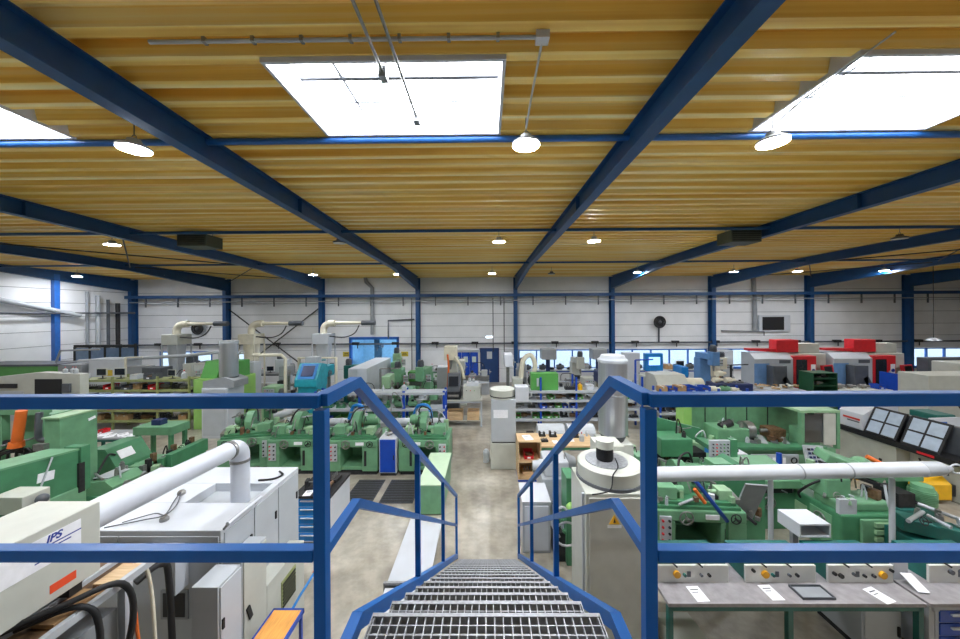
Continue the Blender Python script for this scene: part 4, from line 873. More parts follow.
# machines behind
mill('green milling machine beside the white partition box', (-3.95, 14.8, 0), .1, H=1.95)
lathe('dark headed green lathe behind the blue posted rack', (-5.0, 12.55, 0), 0, 1.7, TEAL, GREEN2)
mill('green milling machine between lathe and pale drilling head', (-2.7, 14.2, 0), -.2, H=2.1)
lathe('green lathe with pale covers before the folding blue door', (-2.65, 13.0, 0), 0, 1.6, GREEN, LGREY)
drill('grey drill press close to the blue posted rack', (-3.75, 12.5, 0), 0, GREEN3, 2.0)
mill('pale green milling machine in front of the yellow door sign', (-4.7, 17.2, 0), .2, GREEN3, 2.3)
lathe('small green lathe at the back near the folding blue door', (-3.0, 16.6, 0), 0, 1.9, LEAF)
t = cabinet('white machine box between green machines near the blue door', (-2.0, 15.3, 0), .6, .6, 1.85, WHITE, name='machine_box')
t = thing('partition_box', 'long white partition box leading to the blue lit opening', 'enclosure', (-5.1, 14.6, 0))
sh(B().box(-5.5, -4.75, 13.0, 16.2, 0, 2.14), t).link('body', WHITE, t, .01); sh(B().box(-5.46, -5.14, 12.99, 13.0, .1, 2.1), t).link('panel', LGREY, t); sh(B().box(-5.11, -4.79, 12.99, 13.0, .1, 2.1), t).link('panel', WHITE, t)
# milling head with cream box
t = thing('vertical_mill', 'milling machine with a cream head box and orange hose', 'machine', (-1.45, 14.0, 0))
sh(B().box(-1.8, -1.2, 13.8, 14.5, 0, 1.0), t).link('base', DGREY, t, .02); sh(B().box(-1.7, -1.3, 14.1, 14.5, 1.0, 2.3), t).link('column', BEIGE, t, .02); sh(B().box(-1.8, -1.28, 13.7, 14.3, 2.35, 2.92), t).link('head_box', CREAM, t, .02)
sh(B().cyl((-1.55, 13.9, 2.35), (-1.55, 13.9, 1.95), .09, .04, 12), t).link('spindle', STEEL, t); sh(B().box(-1.9, -1.1, 13.6, 14.1, 1.0, 1.1), t).link('table', STEEL, t); sh(B().tube([(-1.65, 13.68, 2.6), (-1.6, 13.6, 2.1), (-1.65, 13.6, 1.2)], .04, 7, 4), t).link('hose', ORANGE, t)
sh(B().tube([(-1.35, 13.7, 2.5), (-1.1, 13.65, 2.1), (-.95, 13.6, 1.6)], .06, 8, 4), t).link('pale_hose', CREAM, t)
# beige inspection bench with crates
t = bench('beige bench with wooden crates under it beside the aisle', (-.95, 12.8, 0), 1.5, .7, 1.02, BEIGE, LGREY, lower=True)
for x, w_, lb in ((-1.25, .6, 'wider light wooden crate under the beige bench'), (-.55, .45, 'narrower light wooden crate under the beige bench')):
    c = thing('wooden_crate', lb, 'crate', (x, 12.75, .25)); b = B()
    B().box(-w_/2, w_/2, -.25, .25, 0, .03).link('bottom', WOOD, c)
    for k in range(3):
        z = .03+k*.1
        for y in (-.25, .23): B().box(-w_/2, w_/2, y, y+.02, z, z+.085).link('slat', WOOD, c)
        for s_ in (-1, 1): B().box(s_*(w_/2-.01)-.01, s_*(w_/2-.01)+.01, -.23, .23, z, z+.085).link('slat', WOOD, c)
t = thing('dark_press', 'dark bench machine with a tilted screen on the beige bench', 'machine', (-1.3, 12.8, 1.02))
B().box(-.26, .26, -.25, .25, 0, .3).link('base', DARK, t); B().prism([(-.2, .3), (.2, .3), (.2, .95), (-.02, .95)], 'x', -.24, .24).link('column', DGREY, t); B().rbox((0, -.14, .68), (.36, .03, .36), (-.3, 0, 0)).link('screen', SCREEN, t); B().cyl((-.2, -.28, .15), (.2, -.28, .15), .05, n=8).link('roller', STEEL, t)
t = thing('beige_machine_box', 'beige machine box with small controls on the beige bench', 'machine', (-.6, 12.8, 1.02))
B().box(-.33, .33, -.28, .28, 0, .5).link('case', BEIGE, t, .015); B().box(-.2, .25, -.2, .2, .5, .62).link('lid', WHITE, t); buttons(t, -.2, .1, .35, -.28, 3, [BLACK, RED, LEAF])
fill(['tools', 'bottle', 'can', 'paper'], 'on the beige machine box', -.75, -.4, 12.8, 1.64, (.02, .05), (.5, .6))
# white column machine at the aisle
t = thing('column_machine', 'tall white column machine with a round head standing alone at the aisle', 'machine', (.43, 9.45, 0))
sh(B().box(.08, .78, 9.1, 9.8, .0, .72), t).link('lower_body', BEIGE, t, .02); sh(B().box(.10, .78, 9.12, 9.8, .75, 1.92), t).link('upper_body', LGREY, t, .02); sh(B().box(.12, .76, 9.14, 9.78, .72, .75), t).link('joint', DARK, t)
sh(B().cyl((.43, 9.45, 1.92), (.43, 9.45, 2.16), .36, n=28), t).link('round_head', BEIGE, t); sh(B().cyl((.43, 9.45, 1.96), (.43, 9.45, 1.99), .365, n=28), t).link('head_ring', DARK, t)
sh(B().box(.16, .56, 9.108, 9.12, 1.42, 1.64), t).link('notice', PAPER, t); sh(B().box(.78, 1.15, 9.2, 9.6, 1.85, 2.25), t).link('side_box', WHITE, t, .01)
sh(B().cyl((.78, 9.4, .9), (1.15, 9.35, .92), .02, n=6), t).link('arm', DARK, t); sh(B().box(1.1, 1.3, 9.25, 9.45, .55, .95), t).link('arm_tool', DARK, t)
tag(B().lathe((-.05, 9.6, 0), [(0, 0), (.09, 0), (.09, .3), (.05, .36), (0, .37)], 14).link('white_canister', WHITE), 'small white canister on the floor by the column machine', 'canister')
drill('pale drill press with white head behind the white column machine', (.75, 12.0, 0), 0, WHITE, 2.85)
t = thing('white_hose_machine', 'white measuring head with a bent ribbed hose in front of the blue door', 'machine', (1.3, 13.3, 0))
B().box(-.4, .4, -.3, .3, 0, 1.2).link('base', MGREY, t, .02); B().box(-.3, .1, -.25, .25, 1.2, 1.7).link('block', BEIGE, t); B().tube([(.05, 0, 1.7), (.15, 0, 2.4), (.45, 0, 2.6), (.62, 0, 2.2), (.5, 0, 1.7)], .1, 10, 5).link('ribbed_hose', CREAM, t); B().ball((.55, -.05, 1.6), .25).link('dark_motor', DARK, t)
# long shelf rack on the right of the aisle
t = rack('long grey shelf rack with slim blue posts under the far windows', .95, 5.75, 12.1, .55, [.42, .79, 1.11, 1.44], [1.95, 3.25, 5.65], ROYAL, LGREY, 1.95)
for z in (.42, .79, 1.11): fill(['bin_k', 'work', 'clamp', 'tools', 'bin_g', 'work_b', 'gear', 'bin_b'], 'on the long grey shelf rack', 1.05, 5.6, 12.35, z, (.0, .15), (.65, .85))
fill(['mon', 'clamp', 'smotor_g', 'can_y', 'coil', 'carton_w', 'bottle_b', 'tools'], 'on top of the long grey shelf rack', 2.9, 5.5, 12.35, 1.44, (.05, .3))
t = thing('green_switch_cabinet', 'bright leaf green switch cabinet standing on the long grey rack', 'cabinet', (2.12, 12.42, 1.44))
B().box(-.5, .5, -.2, .2, 0, .62).link('body', LEAF, t, .01); B().box(-.44, .0, -.215, -.2, .05, .57).link('door', LEAF, t); B().box(-.3, -.22, -.22, -.215, .15, .45).link('vent', LGREY, t)
# right of the stairs: bench, table, white rolls
for k, (x, lb) in enumerate(((2.0, 'white padded roll cover lying behind the wooden table'), (2.95, 'white padded roll cover next to a brown carton'))):
    t = thing('roll_cover', lb, 'cover', (x, 10.6, 0)); B().prism([(-.3+.3*(1-math.cos(a)) if False else -.3*math.cos(a), .45+.3*math.sin(a)) for a in [PI*q/10 for q in range(11)]]+[(.3, .1), (-.3, .1)], 'x', -.42, .42).link('shell', WHITE, t, .01)
    B().box(-.4, .4, -.28, .28, 0, .1).link('base', MGREY, t)
put('carton', (3.75, 10.5, 0), .1, 'on the floor by the white roll covers', 1.5)
t = bench('light wooden table strewn with small tools beside the stairs', (2.15, 9.1, 0), 1.5, .85, .82, WOOD, GREEN2)
fill(['tools', 'paper', 'bottle', 'work', 'paper', 'can'], 'on the light wooden table', 1.45, 2.85, 9.0, .82, (.03, .15), (.5, .8))
fill(['paper', 'clamp', 'bottle', 'tools_w'], 'at the back of the light wooden table', 1.45, 2.85, 9.35, .82, (.05, .2), (.5, .7))
t = thing('wooden_shelf_box', 'light wooden shelf box with bins standing next to the column machine', 'shelf', (1.07, 8.75, 0))
B().box(-.3, .3, -.3, .3, 1.0, 1.03).link('top_board', WOOD, t); B().box(-.3, -.27, -.3, .3, .05, 1.0).link('side_board', WOOD, t); B().box(.27, .3, -.3, .3, .05, 1.0).link('side_board', WOOD, t); B().box(-.27, .27, .27, .3, .05, 1.0).link('back_board', CARD, t); B().box(-.27, .27, -.3, .27, .48, .51).box(-.27, .27, -.3, .27, .05, .08).link('shelf_board', WOOD, t); B().box(-.3, .3, -.3, .3, 0, .05).link('blue_foot', ROYAL, t)
put('bin_r', (1.07, 8.75, .51), 0, 'in the wooden shelf box', .8); put('tools_w', (1.07, 8.75, .08), 0, 'in the wooden shelf box', .9); put('paper', (1.05, 8.72, 1.03), .2, 'in the wooden shelf box', 1.1)
# white bench machine and green frame near the stair foot
t = thing('white_cabinet', 'white cabinet right beside the stair rail with a white shaped cover', 'cabinet', (.9, 6.25, 0))
sh(B().box(.62, 1.12, 5.95, 6.6, .0, .9), t).link('body', LGREY, t, .01); sh(B().box(.61, 1.13, 5.94, 6.61, .9, .93), t).link('top', WHITE, t); sh(B().box(.66, 1.08, 5.935, 5.95, .06, .85), t).link('door', WHITE, t)
t = thing('white_spindle_machine', 'white spindle machine with dark grey disc behind the white cabinet', 'machine', (1.45, 7.1, 0))
B().box(-.35, .35, -.4, .4, 0, .95).link('base', LGREY, t, .02); B().box(-.28, .22, -.3, .3, .95, 1.25).link('head', WHITE, t, .03); kit(t, -.33, .3, -.4, .3, .97, 8, 21, [WHITE, STEEL, DARK, LGREY]); B().cyl((.22, 0, 1.12), (.42, 0, 1.12), .2, .1, n=18).link('disc_cover', MGREY, t); B().cyl((-.28, -.1, 1.1), (-.5, -.1, 1.1), .12, .09, n=14).link('nose', WHITE, t)
B().tube([(-.3, -.35, .8), (-.2, -.55, .6), (0, -.5, .4), (.2, -.45, .7)], .025, 7, 5).link('hose', MGREY, t)
t = thing('green_post_frame', 'narrow green machine frame between the white spindle machine and the fan cabinet', 'machine', (1.42, 5.75, 0)); kit(t, -.22, .18, .02, .38, .5, 10, 61, [DARK, STEEL, LGREY, GREEN2, RED])
B().box(-.08, .08, -.1, .3, 0, 1.5).link('post', GREEN2, t, .01); B().box(-.25, .2, .0, .4, 0, .5).link('foot_box', DARK, t); B().ball((0, -.12, 1.0), .1).link('yellow_cap', LIME, t)
B().tube([(-.2, -.1, .5), (-.35, -.2, .8), (-.2, -.25, 1.1), (.0, -.2, .9)], .02, 6, 5).link('hose', WHITE, t); B().torus((-.1, -.18, .6), (0, 1, 0), .2, .02, 16, 6).link('cable_loop', LGREY, t)
# fan cabinet with round blower and silver duct
t = thing('fan_cabinet', 'tall pale fan cabinet with a yellow warning triangle beside the stairs', 'cabinet', (1.5, 4.9, 0))
sh(B().box(1.27, 2.08, 4.3, 5.05, .06, 1.98), t).link('body', BEIGE, t, .012); p = sh(B().box(1.31, 2.06, 4.28, 4.3, .12, 1.93), t).link('door', mat('warm_grey_door', (188, 188, 180), .4, var=.04), t, .006); sh(B().box(1.3, 2.05, 4.33, 5.0, 0, .06), t).link('plinth', DARK, t)
sh(B().box(1.24, 1.27, 4.36, 4.39, .1, 1.95), t).link('cable_conduit', LGREY, t)
tri = sh(B().prism([(1.56, 1.60), (1.70, 1.60), (1.63, 1.72)], 'y', 4.272, 4.28), t).link('warning_triangle', YELLOW, p); sh(B().prism([(1.615, 1.62), (1.645, 1.62), (1.63, 1.68)], 'y', 4.27, 4.272), t).link('warning_bolt', BLACK, p); sh(B().box(1.54, 1.72, 4.274, 4.28, 1.55, 1.585), t).link('notice_strip', PAPER, p)
t2 = thing('blower', 'round white blower with a black motor on the fan cabinet', 'machine', (1.74, 4.76, 1.98))
B().cyl((0, 0, 0), (0, 0, .04), .46, n=32).link('base_ring', DGREY, t2); B().lathe((0, 0, 0), [(.44, .04), (.44, .21), (.41, .23), (.0, .23)], 32).link('housing', BEIGE, t2); B().cyl((-.04, 0, .23), (-.04, 0, .245), .29, n=24).link('motor_plate', GALV, t2)
motor(t2, (-.06, 0, .245), (-.06, 0, .44), .11, DARK); B().cyl((-.06, 0, .42), (-.06, 0, .53), .125, n=18).link('motor_cap', BEIGE, t2); B().tube([(.05, -.1, .3), (.02, -.28, .26), (-.1, -.42, .22), (-.16, -.47, .05), (-.4, -.5, .01)], .008, 6, 5).link('cable', BLACK, t2)
B().box(-.05, .35, .3, .7, .02, .3).link('outlet_box', BEIGE, t2)
t = thing('silver_filter', 'shiny silver filter cylinder standing behind the white blower', 'filter', (2.27, 6.0, 0))
B().cyl((0, 0, 2.15), (0, 0, 3.46), .25, n=28).link('cylinder', SILVER, t); B().lathe((0, 0, 3.46), [(.262, -.03), (.262, .02), (.22, .05), (.2, .1), (.0, .1)], 28).link('cap', LGREY, t); B().cyl((0, 0, 2.03), (0, 0, 2.15), .18, .24, 20).link('neck', DGREY, t); B().box(-.26, .26, -.26, .26, 0, 2.03).link('stand', BEIGE, t, .01)
B().cyl((0, 0, 2.84), (0, 0, 2.87), .253, n=28).link('seam_band', GALV, t)
# ================= RIGHT =================
t = thing('overhead_pipe', 'long white pipe on two posts over the green machines ending in a cone and ring', 'pipe', (4.8, 5.2, 0))
sh(B().cyl((2.3, 5.2, 1.78), (6.75, 5.2, 1.86), .11, n=20), t).link('pipe', WHITE, t)
for x in (4.85, 5.6): sh(B().cyl((x, 5.2, 1.825+(x-4.85)*.018), (x+.02, 5.2, 1.826+(x-4.85)*.018), .114, n=20), t).link('joint_band', MGREY, t)
sh(B().cyl((6.75, 5.2, 1.86), (7.05, 5.2, 1.87), .115, .1, 18), t).link('end_wrap', LGREY, t); sh(B().cyl((7.05, 5.2, 1.87), (7.22, 5.2, 1.87), .09, .03, 14), t).link('cone', WHITE, t); sh(B().torus((7.3, 5.2, 1.86), (.3, 1, 0), .07, .016, 18, 6), t).link('ring', WHITE, t)
for x in (4.42, 6.3): sh(B().cyl((x, 5.2, 0), (x, 5.2, 1.72), .035, n=12), t).link('post', LGREY, t); sh(B().box(x-.1, x+.1, 5.1, 5.3, 0, .02), t).link('foot_plate', STEEL, t)
# foreground workbenches with test units
t = bench('long grey topped workbench with green frame carrying white knob panels', (3.73, 4.45, 0), 3.1, .86, .8, mat('worn_benchtop', (150, 146, 148), .5, var=.12, scale=9), TEAL)
B().box(-.06, .0, -.38, -.32, 0, .755).link('leg', TEAL, t)
def test_unit(label, x0, x1, knobs):
    w_ = x1-x0; t = thing('test_unit', label, 'machine', ((x0+x1)/2, 4.55, .8)); r = w_/2
    B().prism([(-.19, .0), (.2, .0), (.2, .27), (.02, .27), (-.19, .24)], 'x', -r+.02, r-.02).link('housing', TEAL, t, .008)
    p = B().box(-r, r, -.22, -.19, .0, .225).link('knob_panel', mat('panel_white', (216, 217, 212), .45, var=.03), t, .004)
    for k, (f, z, m_, rr) in enumerate(knobs): B().cyl((-r+f*w_, -.22, z), (-r+f*w_, -.25, z), rr, n=12).link('knob', m_, p)
    B().box(-r+.42*w_, -r+.47*w_, -.228, -.22, .08, .15).link('switch_plate', DGREY, p)
    for f in (.2, .55): B().cyl((-r+f*w_, -.2, .27), (-r+f*w_+.06, -.26, .23), .012, n=6).link('lever', BLACK, t)
    return t
KN = [(.27, .12, mat('amber_knob', (220, 160, 30), .4), .045), (.38, .11, TEAL, .02), (.61, .11, DGREY, .018), (.72, .11, BLACK, .02)]
test_unit('teal test unit with white knob panel next to the post of the landing rail', 2.2, 3.13, KN)
test_unit('teal test unit with white knob panel in the middle of the bench', 3.35, 4.26, [(.1, .17, BLACK, .02)]+KN)
test_unit('teal test unit with a dark knob row beside the bench end', 4.42, 5.26, [(.08, .13, BLACK, .022), (.18, .1, BLACK, .028), (.38, .12, DGREY, .02), (.54, .1, BLACK, .018), (.68, .1, BLACK, .02), (.82, .11, mat('amber_knob', (220, 160, 30), .4), .045), (.95, .17, BLACK, .02)])
for x, y, r in ((2.62, 4.16, .05), (3.55, 4.18, .03), (4.85, 4.14, .25)): put('paper', (x, y, .8), r, 'on the bench with white knob panels', .75)
t = thing('wire_tray', 'flat wire tray lying on the bench before the middle test unit', 'tray', (4.05, 4.17, .8))
B().box(-.2, .2, -.1, -.09, 0, .03).box(-.2, .2, .09, .1, 0, .03).box(-.2, -.19, -.1, .1, 0, .03).box(.19, .2, -.1, .1, 0, .03).link('rim', DGREY, t); B().box(-.19, .19, -.09, .09, 0, .006).link('base', MGREY, t)
t = thing('paper_holder', 'white leaflet holder leaning on the bench between two teal units', 'holder', (5.42, 4.4, .8)); B().box(-.09, .09, -.02, .02, 0, .22).link('stand', WHITE, t); B().rbox((.02, -.14, .06), (.13, .22, .012), (.4, 0, -.1)).link('leaflet', PAPER, t)
t = bench('grey topped workbench with royal blue drawers at the bench corner', (6.2, 4.45, 0), 1.76, .86, .8, mat('worn_benchtop', (150, 146, 148)), LGREY)
b_ = B().box(-.78, .2, -.40, .3, .05, .72).link('drawer_unit', WHITE, t, .006)
for k in range(4): p = B().box(-.74, .16, -.415, -.40, .08+k*.16, .225+k*.16).link('drawer', ROYAL, t, .003); B().box(-.62, .04, -.44, -.415, .17+k*.16, .19+k*.16).link('handle', LGREY, p)
test_unit('teal test unit with white panel above the royal blue drawers', 5.72, 6.6, [(.3, .15, DGREY, .03), (.45, .15, DGREY, .03), (.6, .15, BLACK, .02), (.75, .12, BLACK, .02)])
put('paper', (6.3, 4.16, .8), .2, 'on the bench with royal blue drawers', .8)
t = thing('gooseneck_lamp', 'black gooseneck machine lamp over the bench with royal blue drawers', 'lamp', (6.95, 4.75, .8))
B().cyl((0, 0, 0), (0, 0, .03), .06, n=12).link('foot', BLACK, t); B().tube([(0, 0, .03), (0, 0, .42), (.04, 0, .48), (.14, -.02, .46), (.3, -.06, .25)], .014, 7, 4).link('neck', BLACK, t); B().cyl((.28, -.05, .28), (.36, -.08, .16), .03, .055, 10).link('shade', DGREY, t)
t = thing('floor_box', 'beige instrument case on the floor under the bench', 'case', (2.5, 4.25, 0)); B().prism([(-.3, 0), (.3, 0), (.3, .22), (-.3, .3)], 'x', -.22, .22).link('case', BEIGE, t, .01); B().box(-.18, .18, -.31, -.3, .03, .2).link('socket_row', BLACK, t)
t = cabinet('white cabinet under the end of the long workbench', (4.95, 4.5, 0), .5, .6, .62, LGREY, name='under_bench_cabinet')
# rectangular white duct end
t = thing('rectangular_duct', 'white rectangular duct end pointing at the landing', 'duct', (4.62, 4.95, 0)); 
sh(B().box(4.42, 4.86, 4.72, 5.08, 1.29, 1.31).box(4.42, 4.86, 4.72, 5.08, 1.12, 1.14).box(4.42, 4.44, 4.72, 5.08, 1.14, 1.29).box(4.84, 4.86, 4.72, 5.08, 1.14, 1.29), t).link('sleeve', WHITE, t); sh(B().box(4.44, 4.84, 5.06, 5.08, 1.14, 1.29), t).link('inner_flap', BLACK, t); sh(B().box(4.6, 4.68, 5.02, 5.08, 0, 1.12), t).link('support', MGREY, t)
# near row of green machines
g = grinder('green grinding machine with a blue and orange hose guide over it', (3.65, 6.15, 0), -.06, W=1.5); kit(g, -.65, .65, -.45, .4, 1.0, 22, 31); kit(g, -.6, .6, .0, .4, 1.3, 9, 32)
t = thing('cable_guide', 'blue and orange guide bar leaning over the green grinder', 'guide bar', (3.9, 5.5, 0)); sh(B().cyl((3.5, 5.6, 1.48), (3.96, 5.5, .86), .035, n=10), t).link('blue_bar', mat('guide_blue', (24, 70, 150), .4), t); sh(B().cyl((3.46, 5.56, 1.36), (3.62, 5.54, 1.14), .03, n=8), t).link('orange_bar', ORANGE, t); sh(B().cyl((3.96, 5.5, 0), (3.96, 5.5, .88), .025, n=8), t).link('stand', GREEN2, t)
g = grinder('green grinding machine standing behind the silver filter cylinder', (2.9, 7.4, 0), .06, W=1.3, mirror=True); kit(g, -.55, .55, -.4, .4, 1.0, 14, 33)
t = thing('green_hopper', 'green machine hopper with a grey sloping chute plate', 'machine', (4.85, 6.6, 0)); kit(t, -.3, .3, -.25, .0, 1.22, 6, 41); kit(t, -.35, .35, -.5, -.32, .5, 6, 42); B().prism([(-.4, 0), (.4, 0), (.4, 1.2), (.1, 1.35), (-.4, 1.1)], 'y', -.3, .4).link('body', GREEN2, t, .02); B().rbox((-.02, -.42, .75), (.4, .03, .95), (.35, .08, 0)).link('chute_plate', MGREY, t); B().box(-.35, .35, .0, .3, 1.2, 1.3).link('lid', GREEN, t)
t = thing('green_lidded_machine', 'green machine with a wide tilted box lid beyond the white pipe', 'machine', (5.74, 6.9, 0)); B().box(-.42, .42, -.3, .4, 0, .72).link('base', GREEN2, t, .02); B().prism([(-.42, .86), (.45, .98), (.45, 1.16), (-.42, 1.02)], 'x', -.5, .4).link('box_lid', GREEN, t, .02); B().box(-.4, .3, -.3, .3, .72, .9).link('neck', DARK, t); B().cyl((.48, .2, 0), (.48, .2, 1.3), .05, n=10).link('blue_post', ROYAL, t); handwheel(t, (-.2, -.35, .55), .12, (0, -1, 0)); kit(t, -.4, .4, -.28, -.2, .72, 10, 43); kit(t, -.45, .35, -.3, .2, 1.03, 4, 44)
t = thing('louvred_machine', 'green machine with stepped louvres and a lifted arm cover', 'machine', (6.6, 6.2, 0))
B().box(-.5, .5, -.45, .5, 0, .8).link('base', GREEN2, t, .03); B().box(-.45, .5, -.35, .1, .8, .95).link('saddle', GREEN, t, .03); B().box(-.2, .42, -.5, -.45, .1, .75).link('front_bulge', GREEN, t, .02)
for k in range(5): B().box(.0, .38, -.54, -.5, .16+k*.12, .23+k*.12).link('louvre', GREEN3, t)
B().box(-.5, -.05, -.2, .4, .95, 1.3).link('shoulder', GREEN, t, .03); B().box(-.515, -.5, -.3, .1, .15, .7).link('access_panel', GREEN, t, .006); B().box(-.515, -.5, .16, .42, .3, .6).link('side_cover', GREEN3, t, .006); handwheel(t, (-.53, -.1, .55), .1, (-1, 0, 0)); B().tube([(-.5, .3, .7), (-.62, .2, .85), (-.6, 0, 1.1), (-.45, -.1, 1.25)], .022, 6, 4).link('side_hose', BLACK, t); B().box(-.5, -.2, -.42, -.36, .8, 1.05).link('splash_plate', LGREY, t); B().rbox((.05, -.05, 1.5), (.9, .35, .16), (.1, .35, -.2)).link('arm_cover', GREEN, t, .02); kit(t, -.45, .45, -.4, .4, .97, 14, 47); kit(t, -.45, -.1, -.15, .35, 1.3, 5, 48); B().rbox((.0, -.1, 1.36), (.8, .25, .05), (.1, .3, -.2)).link('arm_rod', DARK, t); B().ball((.5, .15, 1.38), .17).link('dome', GREEN, t); B().tube([(.3, -.4, 1.3), (.25, -.5, 1.0), (.35, -.52, .7)], .02, 6, 4).link('hose', LGREY, t); B().cyl((.45, .0, 1.62), (.65, -.1, 1.5), .04, n=8).link('orange_tip', ORANGE, t)
t = thing('panel_machine', 'green machine with a flat rectangular panel and a ribbed motor', 'machine', (7.75, 6.35, 0))
B().box(-.35, .4, -.35, .35, 0, .75).link('base', TEAL, t, .02); B().box(-.25, .42, -.1, -.04, 1.12, 1.46).link('flat_panel', GREEN, t, .01); B().box(-.05, .2, -.04, .1, .75, 1.3).link('bracket', GREEN2, t); motor(t, (.25, -.2, .75), (.25, -.2, 1.12), .17, GREEN); B().box(-.3, 0, -.3, .1, .75, 1.0).link('valve_block', DARK, t); kit(t, -.3, .35, -.3, .3, .77, 9, 49, [TEAL, STEEL, DARK, GREEN])
t = thing('teal_slide_unit', 'dark teal slide unit with a grey steel end block', 'machine', (7.05, 5.35, 0)); B().box(-.35, .3, -.25, .3, 0, .72).link('pedestal', TEAL, t, .02); B().rbox((.0, 0, .86), (.75, .3, .2), (0, .12, -.35)).link('slide', TEAL, t, .01); B().rbox((.42, -.16, .8), (.2, .3, .22), (0, .12, -.35)).link('end_block', MGREY, t, .01); B().cyl((.55, -.2, .8), (.85, -.3, .76), .06, n=10).link('spindle', STEEL, t); B().rbox((.95, -.32, .78), (.3, .2, .14)).link('nose', BRONZE, t); kit(t, -.3, .4, -.2, .2, .95, 8, 50, [TEAL, STEEL, DARK, LGREY])
# second row: R2 slanted machine, blue cart, large lathe, white cnc
t = thing('slanted_guard_machine', 'green machine with slanting guard and hanging grey control panel', 'machine', (4.6, 7.7, 0))
B().box(-.9, .9, -.45, .5, 0, .85).link('base', GREEN, t, .02); B().box(-.75, -.05, -.35, .2, 1.1, 1.5).link('upper_box', GREEN2, t, .02); B().box(-.8, .4, -.1, .3, .85, 1.1).link('slide', DARK, t)
B().prism([(-.85, 1.75), (-.8, 1.85), (.55, 1.5), (.55, 1.2), (-.85, 1.5)], 'y', .3, .4).link('slanting_guard', GREEN2, t); B().box(-.85, -.75, .3, .45, .85, 1.8).link('guard_post', GREEN, t)
p = B().box(.28, .72, -.42, -.36, 1.05, 1.5).link('control_panel', LGREY, t, .01); B().box(.72, .86, -.44, -.3, .95, 1.52).link('panel_side', GREEN2, t); B().box(.4, .6, -.36, .3, 1.2, 1.3).link('panel_arm', GREEN2, t)
for k in range(5): buttons(p, .34, .66, 1.12+k*.075, -.42, 5, [BLACK, RED, DGREY, LEAF, BLACK], .014)
kit(t, -.85, .85, -.42, -.1, .86, 16, 51); kit(t, -.7, .3, -.3, .2, 1.5, 6, 52)
fill(['work', 'clamp', 'tools', 'gear'], 'in front of the slanting green guard', 3.9, 5.2, 7.4, .85, (.05, .15), (.6, .9))
t = cabinet('bright blue drawer cart with cluttered white top near the large lathe', (5.75, 8.05, 0), .6, .6, .98, CYAN, name='drawer_cart', cat='cart'); B().box(-.31, .31, -.31, .31, .98, 1.0).link('top', WHITE, t)
for k, dx, dy in (('paper', -.15, -.1), ('bottle', .1, .1), ('tools', .05, -.15)): put(k, (5.75+dx, 8.05+dy, 1.0), .4, 'on the bright blue drawer cart', .7)
t = thing('enclosed_lathe', 'large green lathe inside a roofed green enclosure', 'machine', (7.3, 9.1, 0))
sh(B().box(5.75, 8.95, 8.55, 9.6, 0, .8), t).link('bed_base', GREEN, t, .02); sh(B().box(5.85, 8.6, 8.42, 8.75, .8, .88), t).link('front_rail', GREEN2, t, .01); sh(B().box(5.7, 8.98, 9.62, 9.68, .0, 1.86), t).link('back_wall', GREEN, t)
for x in (6.3, 6.9, 7.5, 8.1): sh(B().box(x-.01, x+.01, 9.605, 9.62, .82, 1.84), t).link('wall_seam', DARK, t)
sh(B().box(5.5, 5.72, 9.3, 9.68, 0, 1.86), t).link('corner_post', LIME, t); sh(B().box(8.0, 9.0, 8.5, 9.68, 1.72, 1.78), t).link('roof', GREEN3, t); sh(B().box(8.02, 8.1, 8.5, 8.6, .8, 1.72), t).link('front_post', GREEN, t); sh(B().box(8.92, 9.0, 8.5, 8.6, .8, 1.72), t).link('front_post', GREEN, t)
sh(B().box(8.1, 8.92, 8.53, 8.55, .95, 1.68), t).link('window', DGLASS, t); sh(B().box(8.6, 8.9, 8.51, 8.53, .9, 1.7), t).link('sliding_door', BEIGE, t); sh(B().box(8.15, 8.55, 8.56, 9.0, .82, 1.25), t).link('inner_gearbox', GREEN, t)
sh(B().box(6.1, 6.95, 8.8, 9.4, .82, 1.2), t).link('headstock', GREEN, t, .03); sh(B().cyl((6.95, 9.05, 1.1), (7.15, 9.05, 1.1), .24, n=20), t).link('chuck', STEEL, t); sh(B().cyl((6.3, 9.0, 1.2), (6.6, 9.0, 1.32), .1, n=12), t).link('head_fitting', DARK, t)
for k in range(4): sh(B().rbox((7.1+k*.28, 8.95, .86), (.14, .7, .06), (0, 0, -.5)), t).link('way_cover', LGREY if k % 2 else DGREY, t)
sh(B().box(7.6, 8.0, 8.9, 9.3, .88, 1.15), t).link('tailstock', BRONZE, t, .02); sh(B().cyl((7.4, 9.05, 1.08), (7.6, 9.05, 1.08), .05, n=10), t).link('quill', STEEL, t)
sh(B().prism([(5.2, .85), (6.2, .72), (6.2, .84), (5.2, 1.0)], 'y', 8.4, 8.9), t).link('side_cover', GREEN3, t)
p = sh(B().box(6.75, 7.95, 8.5, 8.55, .36, .66), t).link('front_panel', LGREY, t, .006)
for q in (6.87, 7.82): sh(B().torus((q, 8.49, .51), (0, 1, 0), .07, .015, 14, 5), t).link('dial', DARK, p)
for k in range(4): sh(B().box(7.15+k*.13, 7.22+k*.13, 8.49, 8.5, .42, .58), t).link('switch', PAPER, p)
sh(B().box(6.35, 6.6, 8.54, 8.55, .35, .6), t).link('notice', PAPER, t); kit(t, -1.4, 1.4, -.5, .4, .84, 26, 53); kit(t, -1.1, -.4, -.2, .2, 1.2, 7, 54)
t = thing('key_panel', 'tilted white keypad panel in front of the enclosed lathe', 'control panel', (7.95, 8.1, 0)); B().rbox((0, 0, .82), (.42, .06, .44), (-.3, 0, -.15)).link('panel', LGREY, t, .008); B().box(-.05, .05, .02, .1, 0, .7).link('post', GREEN2, t); B().rbox((.16, .05, .78), (.2, .1, .4), (-.3, 0, -.15)).link('back_case', GREEN, t)
